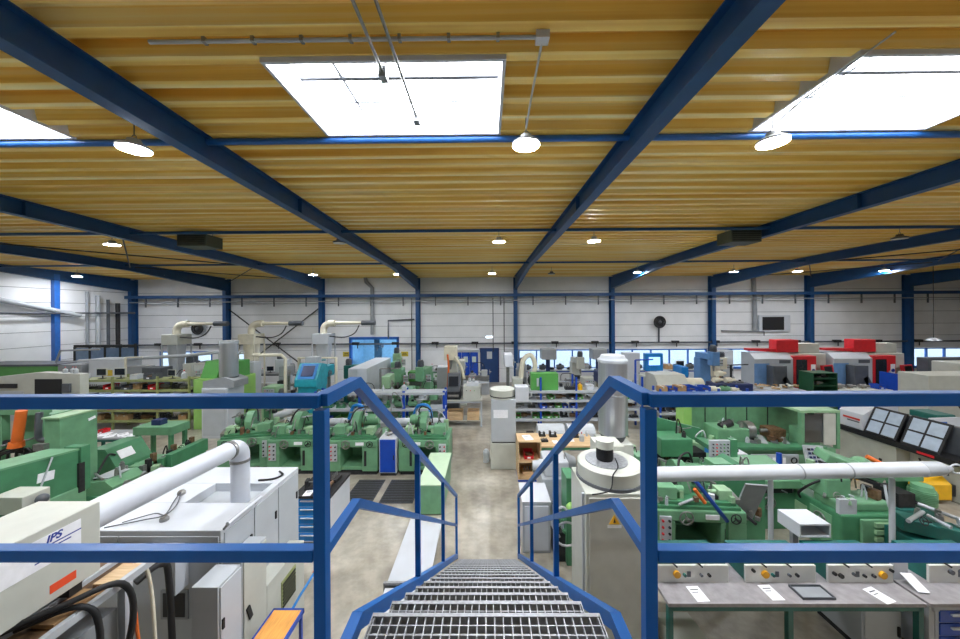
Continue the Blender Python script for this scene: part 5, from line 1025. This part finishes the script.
for i in range(4):
    for j in range(4): B().rbox((-.13+i*.085, -.035-.028*(1.5-j)*1.0, .70+j*.085), (.05, .02, .05), (-.3, 0, -.15)).link('key', NAVY if (i+j) % 3 else BLACK, t)
put('can_y', (9.45, 8.6, 0), 0, 'on the floor beside the enclosed lathe', 1.1)
# white turning centre with black framed doors
t = thing('turning_centre', 'white turning centre with black framed sloping glass doors', 'machine', (10.9, 8.4, 0))
YA, YB2, XF = 7.32, 9.62, 10.15
def sec(pts, m_, n, a=YA, c=YB2, bev=0.0): return sh(B().prism(pts, 'y', a, c), t).link(n, m_, t, bev)
sec([(XF+.02, 0), (11.0, 0), (11.0, 1.0), (XF+.02, .98)], BEIGE, 'lower_body', 8.3, YB2, .02); sec([(XF+.35, 0), (11.0, 0), (11.0, 1.0), (XF+.35, .98)], BEIGE, 'lower_body', YA, 8.3, .02)
sec([(XF-.05, .94), (11.0, .94), (11.0, 1.08), (XF-.05, 1.06)], BLACK, 'dark_band', YA-.1, YB2+.02)
sec([(XF, 1.07), (11.1, 1.07), (11.1, 1.74), (10.55, 1.74), (XF+.02, 1.5)], WHITE, 'upper_cheek', 9.02, YB2, .02); sec([(10.5, 1.07), (10.62, 1.07), (10.62, 1.7), (10.5, 1.7)], DGREY, 'interior', YA, 9.02)
def slab(y0, y1, f0, f1, m_, n):   # strip on the sloping door plane, f up the slope
    a, c = Vector((XF, 1.08)), Vector((10.45, 1.74)); p, q = a+(c-a)*f0, a+(c-a)*f1
    return sh(B().prism([(p.x, p.y), (q.x, q.y), (q.x+.04, q.y), (p.x+.04, p.y)], 'y', y0, y1), t).link(n, m_, t)
for (y0, y1) in ((8.3, 9.0), (7.5, 8.22)):
    slab(y0, y1, 0, .06, BLACK, 'door_frame'); slab(y0, y1, .94, 1, BLACK, 'door_frame'); slab(y0, y0+.05, .06, .94, BLACK, 'door_frame'); slab(y1-.05, y1, .06, .94, BLACK, 'door_frame'); ym = (y0+y1)/2; slab(ym-.02, ym+.02, .06, .94, BLACK, 'door_bar'); slab(y0, y1, .47, .53, BLACK, 'door_bar')
    for a_, b2 in ((y0+.05, ym-.02), (ym+.02, y1-.05)):
        for f0, f1 in ((.06, .47), (.53, .94)): slab(a_, b2, f0, f1, mat('pale_door_glass', (176, 190, 206), .12, spec=.8), 'door_pane')
sh(B().rbox((XF+.005, 9.3, 1.34), (.012, .42, .05), (0, .03, 0)), t).link('red_lettering', REDINK, t); sh(B().rbox((XF+.003, 9.25, 1.27), (.012, .3, .03), (0, .03, 0)), t).link('dark_lettering', DGREY, t)
sh(B().rbox((XF-.055, 7.7, 1.0), (.01, .3, .05)), t).link('red_badge', RED, t); sh(B().box(XF+.34, XF+.35, 7.6, 8.0, .55, .68), t).link('dark_lettering', DGREY, t); sh(B().box(XF+.01, XF+.02, 8.6, 8.66, .1, .5), t).link('floor_lever', DARK, t)
t = thing('operator_panel', 'white operator panel with blue screen and black buttons next to the turning centre', 'control panel', (11.7, 8.5, 0)); B().rbox((0, 0, 1.33), (.8, .1, .5), (-.2, 0, .1)).link('panel', WHITE, t, .01); B().rbox((-.2, -.07, 1.42), (.26, .02, .16), (-.2, 0, .1)).link('screen', mat('blue_logo', (50, 100, 190), .4), t); B().cyl((0, .1, 0), (0, .1, 1.3), .06, n=10).link('post', DGREY, t); B().box(-.2, .2, -.2, .2, 0, .06).link('foot', DARK, t)
for k in range(5): B().rbox((-.26+k*.13, -.03, 1.2), (.05, .03, .05), (-.2, 0, .1)).link('button', DGREY, t)
lathe('dark teal lathe beyond the white operator panel', (13.6, 9.6, 0), 0, 2.2, TEAL, DGREY)
t = thing('yellow_pallet_truck', 'yellow pallet truck parked on the floor beyond the green machines', 'truck', (10.0, 7.6, 0)); B().prism([(-.2, .1), (.2, .1), (.2, .5), (.0, .62), (-.2, .45)], 'x', -.28, .28).link('body', YELLOW, t, .03); B().box(-.5, -.28, -.1, .1, .08, .2).link('fork', DARK, t); B().box(.28, .48, -.12, .12, .15, .4).link('battery', DARK, t); B().cyl((-.1, 0, .09), (.1, 0, .09), .09, n=12).link('wheel', BLACK, t); B().cyl((0, 0, .55), (-.3, -.1, 1.0), .02, n=6).link('tiller', DARK, t)
# ================= FAR =================
# cyclone filters with cream elbows
def cyclone(label, x, y, m_, m2, elbow=1):
    t = thing('cyclone_filter', label, 'filter', (x, y, 0)); 
    B().box(-.42, .42, -.42, .42, 2.75, 3.28).link('head', m_, t, .02); B().cyl((0, 0, 2.75), (0, 0, 1.5), .38, .3, 18).link('barrel', m2, t); B().cyl((0, 0, 1.5), (0, 0, .8), .3, .1, 16).link('cone', m2, t); B().cyl((0, 0, .1), (0, 0, .8), .2, n=14).link('bin', MGREY, t)
    for a in (-.4, .4):
        for c in (-.4, .4): B().box(a-.03, a+.03, c-.03, c+.03, 0, 2.75).link('leg', m2, t)
    B().tube([(0, 0, 3.28), (0, 0, 3.5), (.08, 0, 3.68), (.28, 0, 3.8), (.6, 0, 3.82)], .17, 14, 3).link('elbow', CREAM, t); B().cyl((.6, 0, 3.82), (2.0, 0, 3.82), .1, .07, 12).link('outlet_pipe', CREAM, t); B().cyl((2.0, 0, 3.82), (2.7, 0, 3.82), .13, n=10).link('silencer', DGREY, t); B().tube([(1.9, -.1, 3.7), (1.7, -.2, 3.3), (1.2, -.25, 3.1), (.45, -.3, 3.15)], .03, 6, 5).link('cable', BLACK, t)
    return t
cyclone('cyclone filter with a cream head on the lime machine side of the wall', -16.3, 17.2, BEIGE, LGREY); cyclone('cyclone filter with yellowish head before the crossed braces', -12.35, 17.2, CREAM, CREAM); cyclone('white cyclone filter beside the blue lit opening', -8.55, 17.2, WHITE, WHITE)
for (pts, r, m_, lb) in (([(-17.5, 14, 2.35), (-13, 14, 2.55), (-11.2, 13.6, 2.75), (-9.7, 13, 2.8)], .07, LGREY, 'long pale pipe leading to the silver cylinder of the white cabinet'),
    ([(-9.0, 12.6, 2.75), (-7.9, 12.6, 2.75), (-7.75, 12.6, 2.6), (-7.75, 12.6, 0)], .06, CREAM, 'cream pipe bending down behind the row end grinder'),
    ([(-8.6, 15, 0), (-8.6, 15, 2.3), (-6.9, 15, 2.3), (-6.9, 15, 0)], .07, CREAM, 'cream pipe arch behind the turquoise machine'),
    ([(-17, 12.0, 0), (-17, 12.0, 1.0)], .05, CREAM, 'short cream standpipe by the beige machining centre')):
    tag(B().tube(pts, r, 10).link('pipe_run', m_), lb, 'pipe')
t = thing('turquoise_machine', 'turquoise machine with a tilted dark display window', 'machine', (-6.35, 11.9, 0)); B().box(-.36, .36, -.3, .35, 0, 1.9).link('body', TEALB, t, .03); B().prism([(-.42, 1.75), (.35, 1.7), (.35, 2.45), (-.05, 2.55), (-.42, 2.0)], 'x', -.4, .38).link('tilted_head', TEALB, t, .02); B().rbox((0, -.26, 2.29), (.42, .03, .4), (-.58, 0, 0)).link('display', NAVY, t); B().rbox((0, -.25, 2.28), (.6, .03, .58), (-.58, 0, 0)).link('bezel', CYAN, t); B().box(-.25, .2, .0, .3, 2.5, 2.75).link('top_box', LGREY, t)
# background machines left of the aisle
lathe('pale green lathe behind the turquoise machine', (-8.0, 13.4, 0), 0, 2.0, GREEN3, GREEN2); drill('teal drill press between pipes and turquoise machine', (-6.6, 13.6, 0), 0, TEALB, 2.2); drill('grey drill press beside the cream pipe arch', (-9.0, 14.8, 0), 0, MGREY, 2.0); mill('grey milling machine under the crossed braces', (-9.9, 16.0, 0), .2, LGREY, 2.2)
mill('dark milling machine before the corner column', (-13.5, 15.6, 0), -.1, DGREY, 2.2); lathe('cream lathe before the cyclone with the cream head', (-15.3, 16.0, 0), 0, 2.2, BEIGE, MGREY); mill('cream milling machine behind the olive rack', (-12.9, 14.6, 0), .1, BEIGE, 2.25)
bench('grey bench under the crossed braces', (-12.5, 18.8, 0), 3.6, .8, .95, MGREY, DGREY); fill(['clamp', 'smotor_g', 'bin_k', 'can', 'work', 'mon'], 'on the grey bench under the braces', -14.2, -10.8, 18.8, .95, (.05, .3))
# signs beside the opening
for x, lb in ((FX(344.5, 20.3), 'yellow sign on the wall on the cyclone side of the opening'), (FX(403.5, 20.3), 'yellow sign on the wall between opening and blue column')):
    o = tag(B().box(x-.22, x+.22, 20.47, 20.49, 1.62, 1.92).link('sign', mat('sign_yellow', (206, 184, 60), .6)), lb, 'sign'); B().box(x-.15, x+.15, 20.465, 20.47, 1.7, 1.74).box(x-.12, x+.12, 20.465, 20.47, 1.8, 1.84).link('print', DARK, o)
# side room machine silhouettes
mill('grey blue milling machine inside the blue lit room', (-7.6, 22.9, 0), .2, mat('slate_paint', (86, 120, 140), .5), 2.6); lathe('slate coloured lathe inside the blue lit room', (-5.7, 23.6, 0), 0, 1.8, mat('slate_paint', (86, 120, 140)), NAVY)
# right of the aisle: benches under the windows
bench('long bench under the windows between the first two wall columns', (4.7, 19.5, 0), 5.2, .8, .95, LGREY, ROYAL); fill(['mon', 'clamp', 'smotor_g', 'can', 'carton_w', 'coil', 'bin_n'], 'on the long bench under the windows', 2.2, 7.2, 19.5, .95, (.05, .4), (.9, 1.3))
for x in (3.35, 6.1):
    t = thing('pillar_drill', 'grey hooded pillar drill in front of the window bench' if x < 4 else 'grey hooded pillar drill close to the silver filter', 'machine', (x, 18.2, 0)); B().box(-.25, .25, -.25, .25, 0, .8).link('base', MGREY, t, .02); B().cyl((0, .05, .8), (0, .05, 1.9), .12, n=10).link('column', NAVY, t); B().box(-.4, .4, -.35, .35, 1.75, 2.3).link('hood', MGREY, t, .03)
t = thing('screen_machine', 'blue machine control with a lit screen on a pale stand', 'machine', (FX(652, 14.5), 14.5, 0)); B().box(-.5, .4, -.3, .3, 0, 1.55).link('stand', BEIGE, t, .02); B().box(-.38, .38, -.12, .12, 1.75, 2.5).link('screen_case', CYAN, t, .02); B().box(-.24, .24, -.135, -.12, 2.0, 2.35).link('screen', SCREENB, t); B().box(-.1, .1, -.05, .1, 1.55, 1.75).link('neck', MGREY, t)
t = thing('beige_lathe_cover', 'beige covered lathe with cream cylinders before the windows', 'machine', (FX(674, 13.2), 13.2, 0)); B().box(-1.0, 1.0, -.5, .5, 0, 1.15).link('base', BEIGE, t, .02); B().prism([(-.5, 1.15), (.5, 1.15), (.5, 1.85), (-.2, 1.85), (-.5, 1.5)], 'x', -.95, .25).link('cover', BEIGE, t, .02); B().cyl((.3, -.1, 1.45), (.95, -.1, 1.45), .25, n=16).link('cylinder', CREAM, t); B().box(-.7, -.1, -.52, -.5, 1.3, 1.45).link('slot', DARK, t)
t = rack('tall parts rack with blue posts before the beige covered lathe', 6.05, 9.2, 11.7, .5, [.4, .75, 1.1, 1.44], [6.1, 7.1, 8.15, 9.15], ROYAL, LGREY, 1.6)
for z in (.4, .75, 1.1): fill(['work_b', 'bin_k', 'clamp', 'tools', 'work', 'bin_b'], 'on the tall parts rack', 6.15, 9.1, 11.95, z, (.0, .12), (.65, .8))
fill(['clamp', 'work_c', 'bin_b', 'work_c', 'tools', 'bottle_b', 'carton', 'can', 'smotor', 'bottle'], 'on top of the tall parts rack', 6.15, 9.1, 11.95, 1.44, (.0, .06), (.8, 1.15), 'x', .02)
mill('blue and white milling machine before the window column', (FX(704, 14.8), 14.8, 0), .1, mat('steel_blue_machine', (96, 140, 190), .4), 2.6)
t = cabinet('navy tool cabinet carrying cream cylindrical parts', (FX(727, 12.6), 12.6, 0), 1.35, .6, 1.62, NAVY, doors=2, name='tool_cabinet'); fill(['work_c', 'can', 'work_c', 'gear', 'work_c'], 'on the navy tool cabinet', FX(712, 12.6), FX(743, 12.6), 12.6, 1.62, (.0, .05), (.9, 1.2)); put('work_c', (FX(722, 12.6), 12.75, 1.82), .3, 'on the navy tool cabinet', 1.2)
# red machining centres
def red_cnc(label, x, y):
    t = thing('machining_centre', label, 'machine', (x, y, 0))
    B().prism([(-.9, 0), (-.1, 0), (-.1, 2.4), (-.6, 2.4), (-.9, 2.15)], 'x', -1.7, .05).link('body', LGREY, t, .03); B().box(.05, 1.7, -.7, -.1, 0, 2.35).link('side_body', BEIGE, t, .02); B().box(-1.72, -1.05, -.915, -.9, 1.0, 1.95).link('blue_window', mat('sky_window', (110, 150, 200), .2), t)
    d = B().box(.02, 1.05, -.92, -.7, .8, 2.28).link('red_door', RED, t, .02); B().box(.14, .62, -.935, -.92, 1.0, 2.12).link('door_window', SCREEN, d); B().box(.72, .76, -.97, -.92, 1.1, 1.6).link('handle', LGREY, d); B().box(.8, 1.0, -.93, -.92, 1.35, 1.9).link('logo_plate', PAPER, d); B().cyl((.9, -.93, 1.62), (.9, -.94, 1.62), .08, n=14).link('logo_disc', INK, d)
    B().rbox((1.5, -.95, 1.62), (.62, .12, .5), (-.15, 0, .25)).link('red_pendant', RED, t, .02); B().rbox((1.48, -1.02, 1.66), (.44, .02, .32), (-.15, 0, .25)).link('pendant_screen', BLACK, t); B().box(1.3, 1.5, -.8, -.6, 1.2, 1.4).link('pendant_arm', DARK, t)
    B().box(-.4, .6, -.55, -.1, 2.4, 2.98).link('red_motor_cover', RED, t, .03); B().prism([(-1.65, 2.48), (-.4, 2.42), (-.4, 2.56), (-1.65, 2.58)], 'y', -.5, -.2).link('red_boom', RED, t); B().box(.65, 1.6, -.5, -.1, 2.35, 2.8).link('cooling_unit', BEIGE, t, .02)
    B().box(-1.2, -.6, -1.3, -.92, .2, 1.9).link('chip_conveyor', DGREY, t, .02); B().rbox((-.5, -1.15, .95), (.25, .3, 1.0), (0, -.5, 0)).link('conveyor_neck', DGREY, t); B().tube([(1.65, -.3, 2.3), (1.74, -.4, 2.2), (1.76, -.45, 1.6), (1.74, -.5, .9)], .07, 8, 5).link('hose', LGREY, t); B().box(-.6, -.1, -.91, -.9, 1.95, 2.1).link('name_lettering', DGREY, t)
    return t
red_cnc('red and grey machining centre next to the navy tool cabinet side', FX(790, 15), 15.9); red_cnc('red and grey machining centre in front of the wall column by the beige cabinet', FX(868, 15), 15.9)
t = bench('low bench with a heap of wooden offcuts before the red machine', (FX(773, 14), 14.0, 0), 1.9, .7, 1.05, LGREY, DGREY)
for k in range(26):
    a = random.uniform(0, PI); x = FX(773, 14)+random.uniform(-.8, .8); y = 14+random.uniform(-.2, .2); ln = random.uniform(.15, .35)
    tag(B().rbox((x, y, 1.09+.045*(k % 4)), (ln, .07, .04), (random.uniform(-.1, .1), random.uniform(-.15, .15), a)).link('wood_offcut', [WOOD, CARD, BEIGE][k % 3]), ['light wooden offcut in the heap before the red machine', 'brown wooden offcut in the heap before the red machine', 'pale offcut in the heap before the red machine'][k % 3], 'wood', 'offcuts on the low bench')
t = thing('green_shelf_case', 'dark green open shelf case in front of the red door', 'shelf', (FX(815, 14), 14.0, 0)); G_ = mat('dark_green_paint', (36, 84, 56), .45); B().box(-.5, .5, .3, .33, 0, 1.75).link('back', G_, t); 
for x in (-.5, .47): B().box(x, x+.03, -.3, .3, 0, 1.75).link('side', G_, t)
for z in (.3, .8, 1.2, 1.5, 1.72): B().box(-.47, .47, -.3, .3, z, z+.03).link('shelf', G_, t)
fill(['bin_k', 'tools', 'work', 'can'], 'in the dark green shelf case', FX(815, 14)-.45, FX(815, 14)+.45, 14, 1.23, (.02, .1), (.6, .8)); fill(['work', 'tools', 'gear'], 'on the middle board of the green shelf case', FX(815, 14)-.45, FX(815, 14)+.45, 14, 1.53, (.02, .1), (.6, .8))
t = bench('bench with royal blue containers before the second red machine', (FX(853, 14), 14.0, 0), 2.2, .7, 1.05, BEIGE, ROYAL); fill(['work_b', 'bin_b', 'carton_w', 'clamp', 'bin_b', 'bottle', 'work'], 'on the bench with royal blue containers', FX(830, 14), FX(878, 14), 14.0, 1.05, (.02, .15), (.9, 1.2))
t = thing('blue_sack_rack', 'blue frame rack holding white sacks', 'rack', (FX(896, 14), 14.0, 0)); B().box(-.5, .5, -.35, .35, .8, .84).link('board', ROYAL, t)
for x in (-.47, .47): B().box(x-.03, x+.03, -.33, .33, 0, 1.7).link('upright', ROYAL, t)
for k, (x, z) in enumerate(((-.2, .9), (.2, .9), (0, 1.1))): B().ball((x, 0, z+.08), .2, 10, 6, (1, 1.2, .55)).link('sack', WHITE, t)
t = thing('beige_cabinet_row', 'wide beige machine cabinet with a framed notice next to the blue sacks', 'cabinet', (FX(940, 11.2), 11.2, 0)); B().box(-1.1, -.05, -.4, .4, 0, 2.2).link('left_body', BEIGE, t, .01); B().box(-.05, 2.2, -.42, .42, 0, 2.2).link('right_body', BEIGE, t, .01); B().box(.15, .65, -.44, -.42, 1.72, 2.0).link('notice', PAPER, t)
for k in range(3): B().box(.22+k*.14, .32+k*.14, -.445, -.44, 1.8, 1.92).link('print', MGREY, t)
t = thing('dark_machine', 'dark grey machine with open interior behind the beige cabinet', 'machine', (FX(938, 14.5), 14.5, 0)); B().box(-1.3, 1.2, -.5, -.1, 0, 2.3).link('body', DGREY, t, .02); B().box(-1.1, -.3, -.515, -.5, 1.4, 2.2).link('opening', BLACK, t); B().box(1.2, 1.7, -.5, -.1, 0, 2.3).link('side_panel', BEIGE, t)
t = thing('beige_control', 'beige control unit with orange base edge behind the beige cabinet', 'machine', (FX(952, 13), 13.0, 0)); B().box(-.5, 1.2, -.4, .4, 0, 2.3).link('case', BEIGE, t, .03); B().box(-.1, .2, -.415, -.4, 1.85, 2.1).link('display', BLACK, t); B().box(-.55, 1.25, -.42, .42, 1.6, 1.68).link('orange_edge', mat('ochre', (206, 176, 60)), t)
# far right benches
bench('bench under the right hand windows behind the dark machine', (27.5, 19.3, 0), 4.0, .8, .95, LGREY, ROYAL); fill(['mon', 'bin_n', 'clamp', 'smotor_g', 'can'], 'on the bench under the right hand windows', 25.6, 29.3, 19.3, .95, (.1, .4), (1, 1.4))
# wall fittings
def fan(label, x, z, y=20.3, pole=False):
    t = thing('wall_fan', label, 'fan', (x, y, z)); B().torus((0, 0, 0), (0, 1, 0), .33, .05, 20, 6).link('cage', DARK, t); B().cyl((0, .05, 0), (0, .1, 0), .3, n=18).link('blades', BLACK, t); B().ball((0, -.02, 0), .09).link('hub', DGREY, t)
    if pole: B().cyl((0, .12, -.3), (0, .12, -1.25), .05, n=8).link('pole', DGREY, t)
    else: B().box(-.42, .42, .1, .17, -.42, .42).link('frame', LGREY, t)
fan('black round fan on a pole above the far windows', FX(659, 20.3), FZ(323, 20.3), pole=True); fan('square framed black wall fan beside the silver cylinder', FX(195, 20.3), FZ(327, 20.3))
t = thing('wall_heater', 'dark wall heater panel in a white frame above the red machine', 'heater', (FX(772, 20.4), 20.4, FZ(325, 20.4))); B().box(-.95, .95, -.05, .08, -.5, .5).link('frame', WHITE, t, .01); B().box(-.75, .55, -.07, -.05, -.4, .4).link('grille', BLACK, t)
t = thing('exit_lamp', 'small white lamp box above the dark blue door', 'lamp', (FX(489, 20.4), 20.4, FZ(337, 20.4))); B().box(-.25, .25, -.06, .08, -.09, .09).link('case', WHITE, t); B().box(-.2, .2, -.07, -.06, -.06, .06).link('diffuser', emit('small_lamp', (230, 240, 255), 2.0), t)
t = thing('pendant_lamp', 'small white pendant lamp on a long dark cord', 'lamp', (FX(928.5, 16), 16.0, FZ(343, 16))); B().lathe((0, 0, 0), [(.26, 0), (.2, .08), (.06, .14), (0, .15)], 16).link('shade', WHITE, t); B().cyl((0, 0, -.0), (0, 0, .01), .22, n=16).link('diffuser', emit('small_lamp', (230, 240, 255), 2.0), t); B().cyl((0, 0, .14), (0, 0, deckz(16)-FZ(343, 16)), .014, n=5).link('cord', DARK, t)
def vert(label, pts, r, m_=None): tag(B().tube(pts, r, 8).link('wall_pipe', m_ or MGREY), label, 'pipe')
Yw = 20.38
def W2(x, y): return (FX(x, Yw), Yw, FZ(y, Yw))
vert('thick grey pipe zigzagging down the wall above the blue lit opening', [W2(365, 276), W2(366, 281), W2(372, 287), W2(372, 334)], .12); vert('dark thin pipe dropping beside the thick zigzag pipe', [W2(388, 338), W2(388, 320), W2(414, 319)], .05, DGREY)
vert('thick grey pipe dropping down the wall near the wall heater', [W2(752, 279), W2(753, 312), W2(753, 332)], .12); vert('thin grey pipe with a side branch near the wall heater', [W2(720, 332), W2(762, 333), W2(762, 337)], .04)
for x in (411.5, 493, 504): vert('thin dark vertical cable on the far wall', [W2(x, 298), W2(x, 352 if x > 420 else 372)], .025, DARK)
for o in [o for o in C.objects if o.name.startswith('wall_pipe') and o['label'].startswith('thin dark vertical')]: o['group'] = 'thin vertical cables on the far wall'
for k, x in enumerate((90, 97, 116, 124)): vert('vertical grey pipe in the left hand corner of the wall', [(FX(x, 20.3)if False else -21.9, 17.9+k*.5, 1.5), (-21.9, 17.9+k*.5, 5.6-.2*k)], .1 if k % 2 else .07, [MGREY, LGREY, DGREY, DARK][k])
for k, (nm) in enumerate(('slim light', 'wide light', 'slim dark', 'wide dark')):
    o = [o for o in C.objects if o.name.startswith('wall_pipe')][-4+k]; o['label'] = nm+' vertical pipe on the side wall near the corner column'
tag(B().cyl((-21.8, 11, 5.9), (-21.8, 17.5, 4.3), .12, n=10).link('wall_duct', LGREY), 'pale duct slanting down the side wall beside the bright blue post', 'duct'); tag(B().cyl((-21.75, 10, 4.42), (-21.75, 20.2, 4.42), .05, n=8).link('wall_conduit', DGREY), 'dark straight conduit along the side wall at eye height', 'conduit')
# ================= MORE MACHINES AND BENCHES IN THE BACKGROUND =================
mill('dark green milling machine right before the partition box end', (-6.3, 15.4, 0), .0, TEAL, 2.0); drill('cream drill press next to the white machine box', (-1.2, 15.6, 0), 0, BEIGE, 2.1); lathe('grey lathe behind the cream headed milling machine', (-.9, 17.7, 0), 0, 2.0, LGREY, MGREY); drill('green drill press beside the small green back lathe', (-4.4, 15.9, 0), 0, GREEN, 2.0)
lathe('dark lathe on the window side of the long grey rack', (3.1, 14.4, 0), 0, 2.2, DGREY, MGREY, guard=False); mill('grey milling machine behind the leaf green switch cabinet', (1.6, 15.5, 0), 0, MGREY, 2.0); lathe('beige lathe behind the silver filter cylinder', (5.4, 14.9, 0), 0, 2.3, BEIGE, LGREY); mill('beige milling machine beside the lit blue screen', (4.6, 17.0, 0), .1, BEIGE, 2.1); drill('navy drill press between rack and lit blue screen', (4.6, 13.6, 0), 0, NAVY, 1.9)
lathe('pale lathe under the second window band', (9.6, 16.2, 0), 0, 2.4, LGREY, MGREY); mill('cream milling machine under the second window band', (11.9, 17.3, 0), 0, CREAM, 2.0); drill('blue drill press before the pale lathe', (8.6, 14.8, 0), 0, CYAN, 1.9)
bench('bench crowded with fixtures under the second window band', (10.6, 19.5, 0), 5.0, .8, .95, LGREY, ROYAL); fill(['mon_w', 'clamp', 'smotor_g', 'carton', 'coil', 'bin_n', 'can_y'], 'on the bench under the second window band', 8.2, 13.0, 19.5, .95, (.05, .3), (.9, 1.3))
bench('bench beside the yellow sign loaded with fixtures', (-3.0, 19.4, 0), 2.2, .8, .95, MGREY, GREEN2); fill(['clamp_g', 'mon', 'smotor', 'can', 'tools'], 'on the bench beside the yellow sign', -4.0, -2.0, 19.4, .95, (.05, .2), (1, 1.4))
bench('narrow bench with pale parts behind the lime green machine', (-13.2, 17.2, 0), 1.2, .6, 1.1, BEIGE, DGREY); fill(['work_c', 'bin_k', 'can', 'mon_w'], 'on the narrow bench behind the lime machine', -13.7, -12.85, 17.2, 1.1, (.05, .1), (.9, 1.2))
for x, y, m_, lb in ((-14.75, 13.9, MGREY, 'grey switch cabinet behind the olive shelf rack'), (-13.7, 13.6, DGREY, 'dark grey switch cabinet behind the olive shelf rack'), (-10.9, 15.0, LGREY, 'light grey switch cabinet behind the lime green machine'), (7.6, 17.6, WHITE, 'white switch cabinet under the column between the window bands'), (13.2, 18.6, LGREY, 'light grey switch cabinet behind the navy tool cabinet')):
    cabinet(lb, (x, y, 0), .8, .5, 2.15, m_, name='switch_cabinet')
# vertical pipes and cable masts rising from the machines
for x, y, h_, m_, lb in ((-14.6, 13.2, 2.6, CREAM, 'cream service mast by the dark grey switch cabinet'), (-11.6, 14.2, 2.7, LGREY, 'pale service mast behind the lime green machine'), (-7.0, 12.8, 2.5, TEALB, 'turquoise service mast beside the turquoise machine'), (-3.9, 12.0, 2.3, STEEL, 'steel service mast behind the blue posted rack'), (5.9, 13.2, 2.4, ROYAL, 'blue service mast by the beige lathe'), (10.05, 13.7, 2.1, DARK, 'dark service mast near the workbench with blue vises')):
    o = tag(B().cyl((x, y, 0), (x, y, h_), .04, n=8).link('service_mast', m_), lb, 'mast'); B().cyl((x, y, h_), (x+.7, y, h_+.02), .03, n=6).link('arm', m_, o); B().box(x-.08, x+.08, y-.1, y-.04, h_*.55, h_*.55+.3).link('socket_box', LGREY, o)
for x, y, z0, z1, lb in ((-5.15, 9.9, .0, 1.9, 'thin steel pole behind the grinder row near the wooden box'), (-2.9, 9.95, 0, 1.8, 'thin steel pole behind the royal blue parts cart')):
    tag(B().tube([(x, y, z0), (x, y, z1), (x+.3, y-.2, z1+.05), (x+.45, y-.4, z1-.2)], .016, 6, 4).link('lamp_pole', STEEL), lb, 'pole')
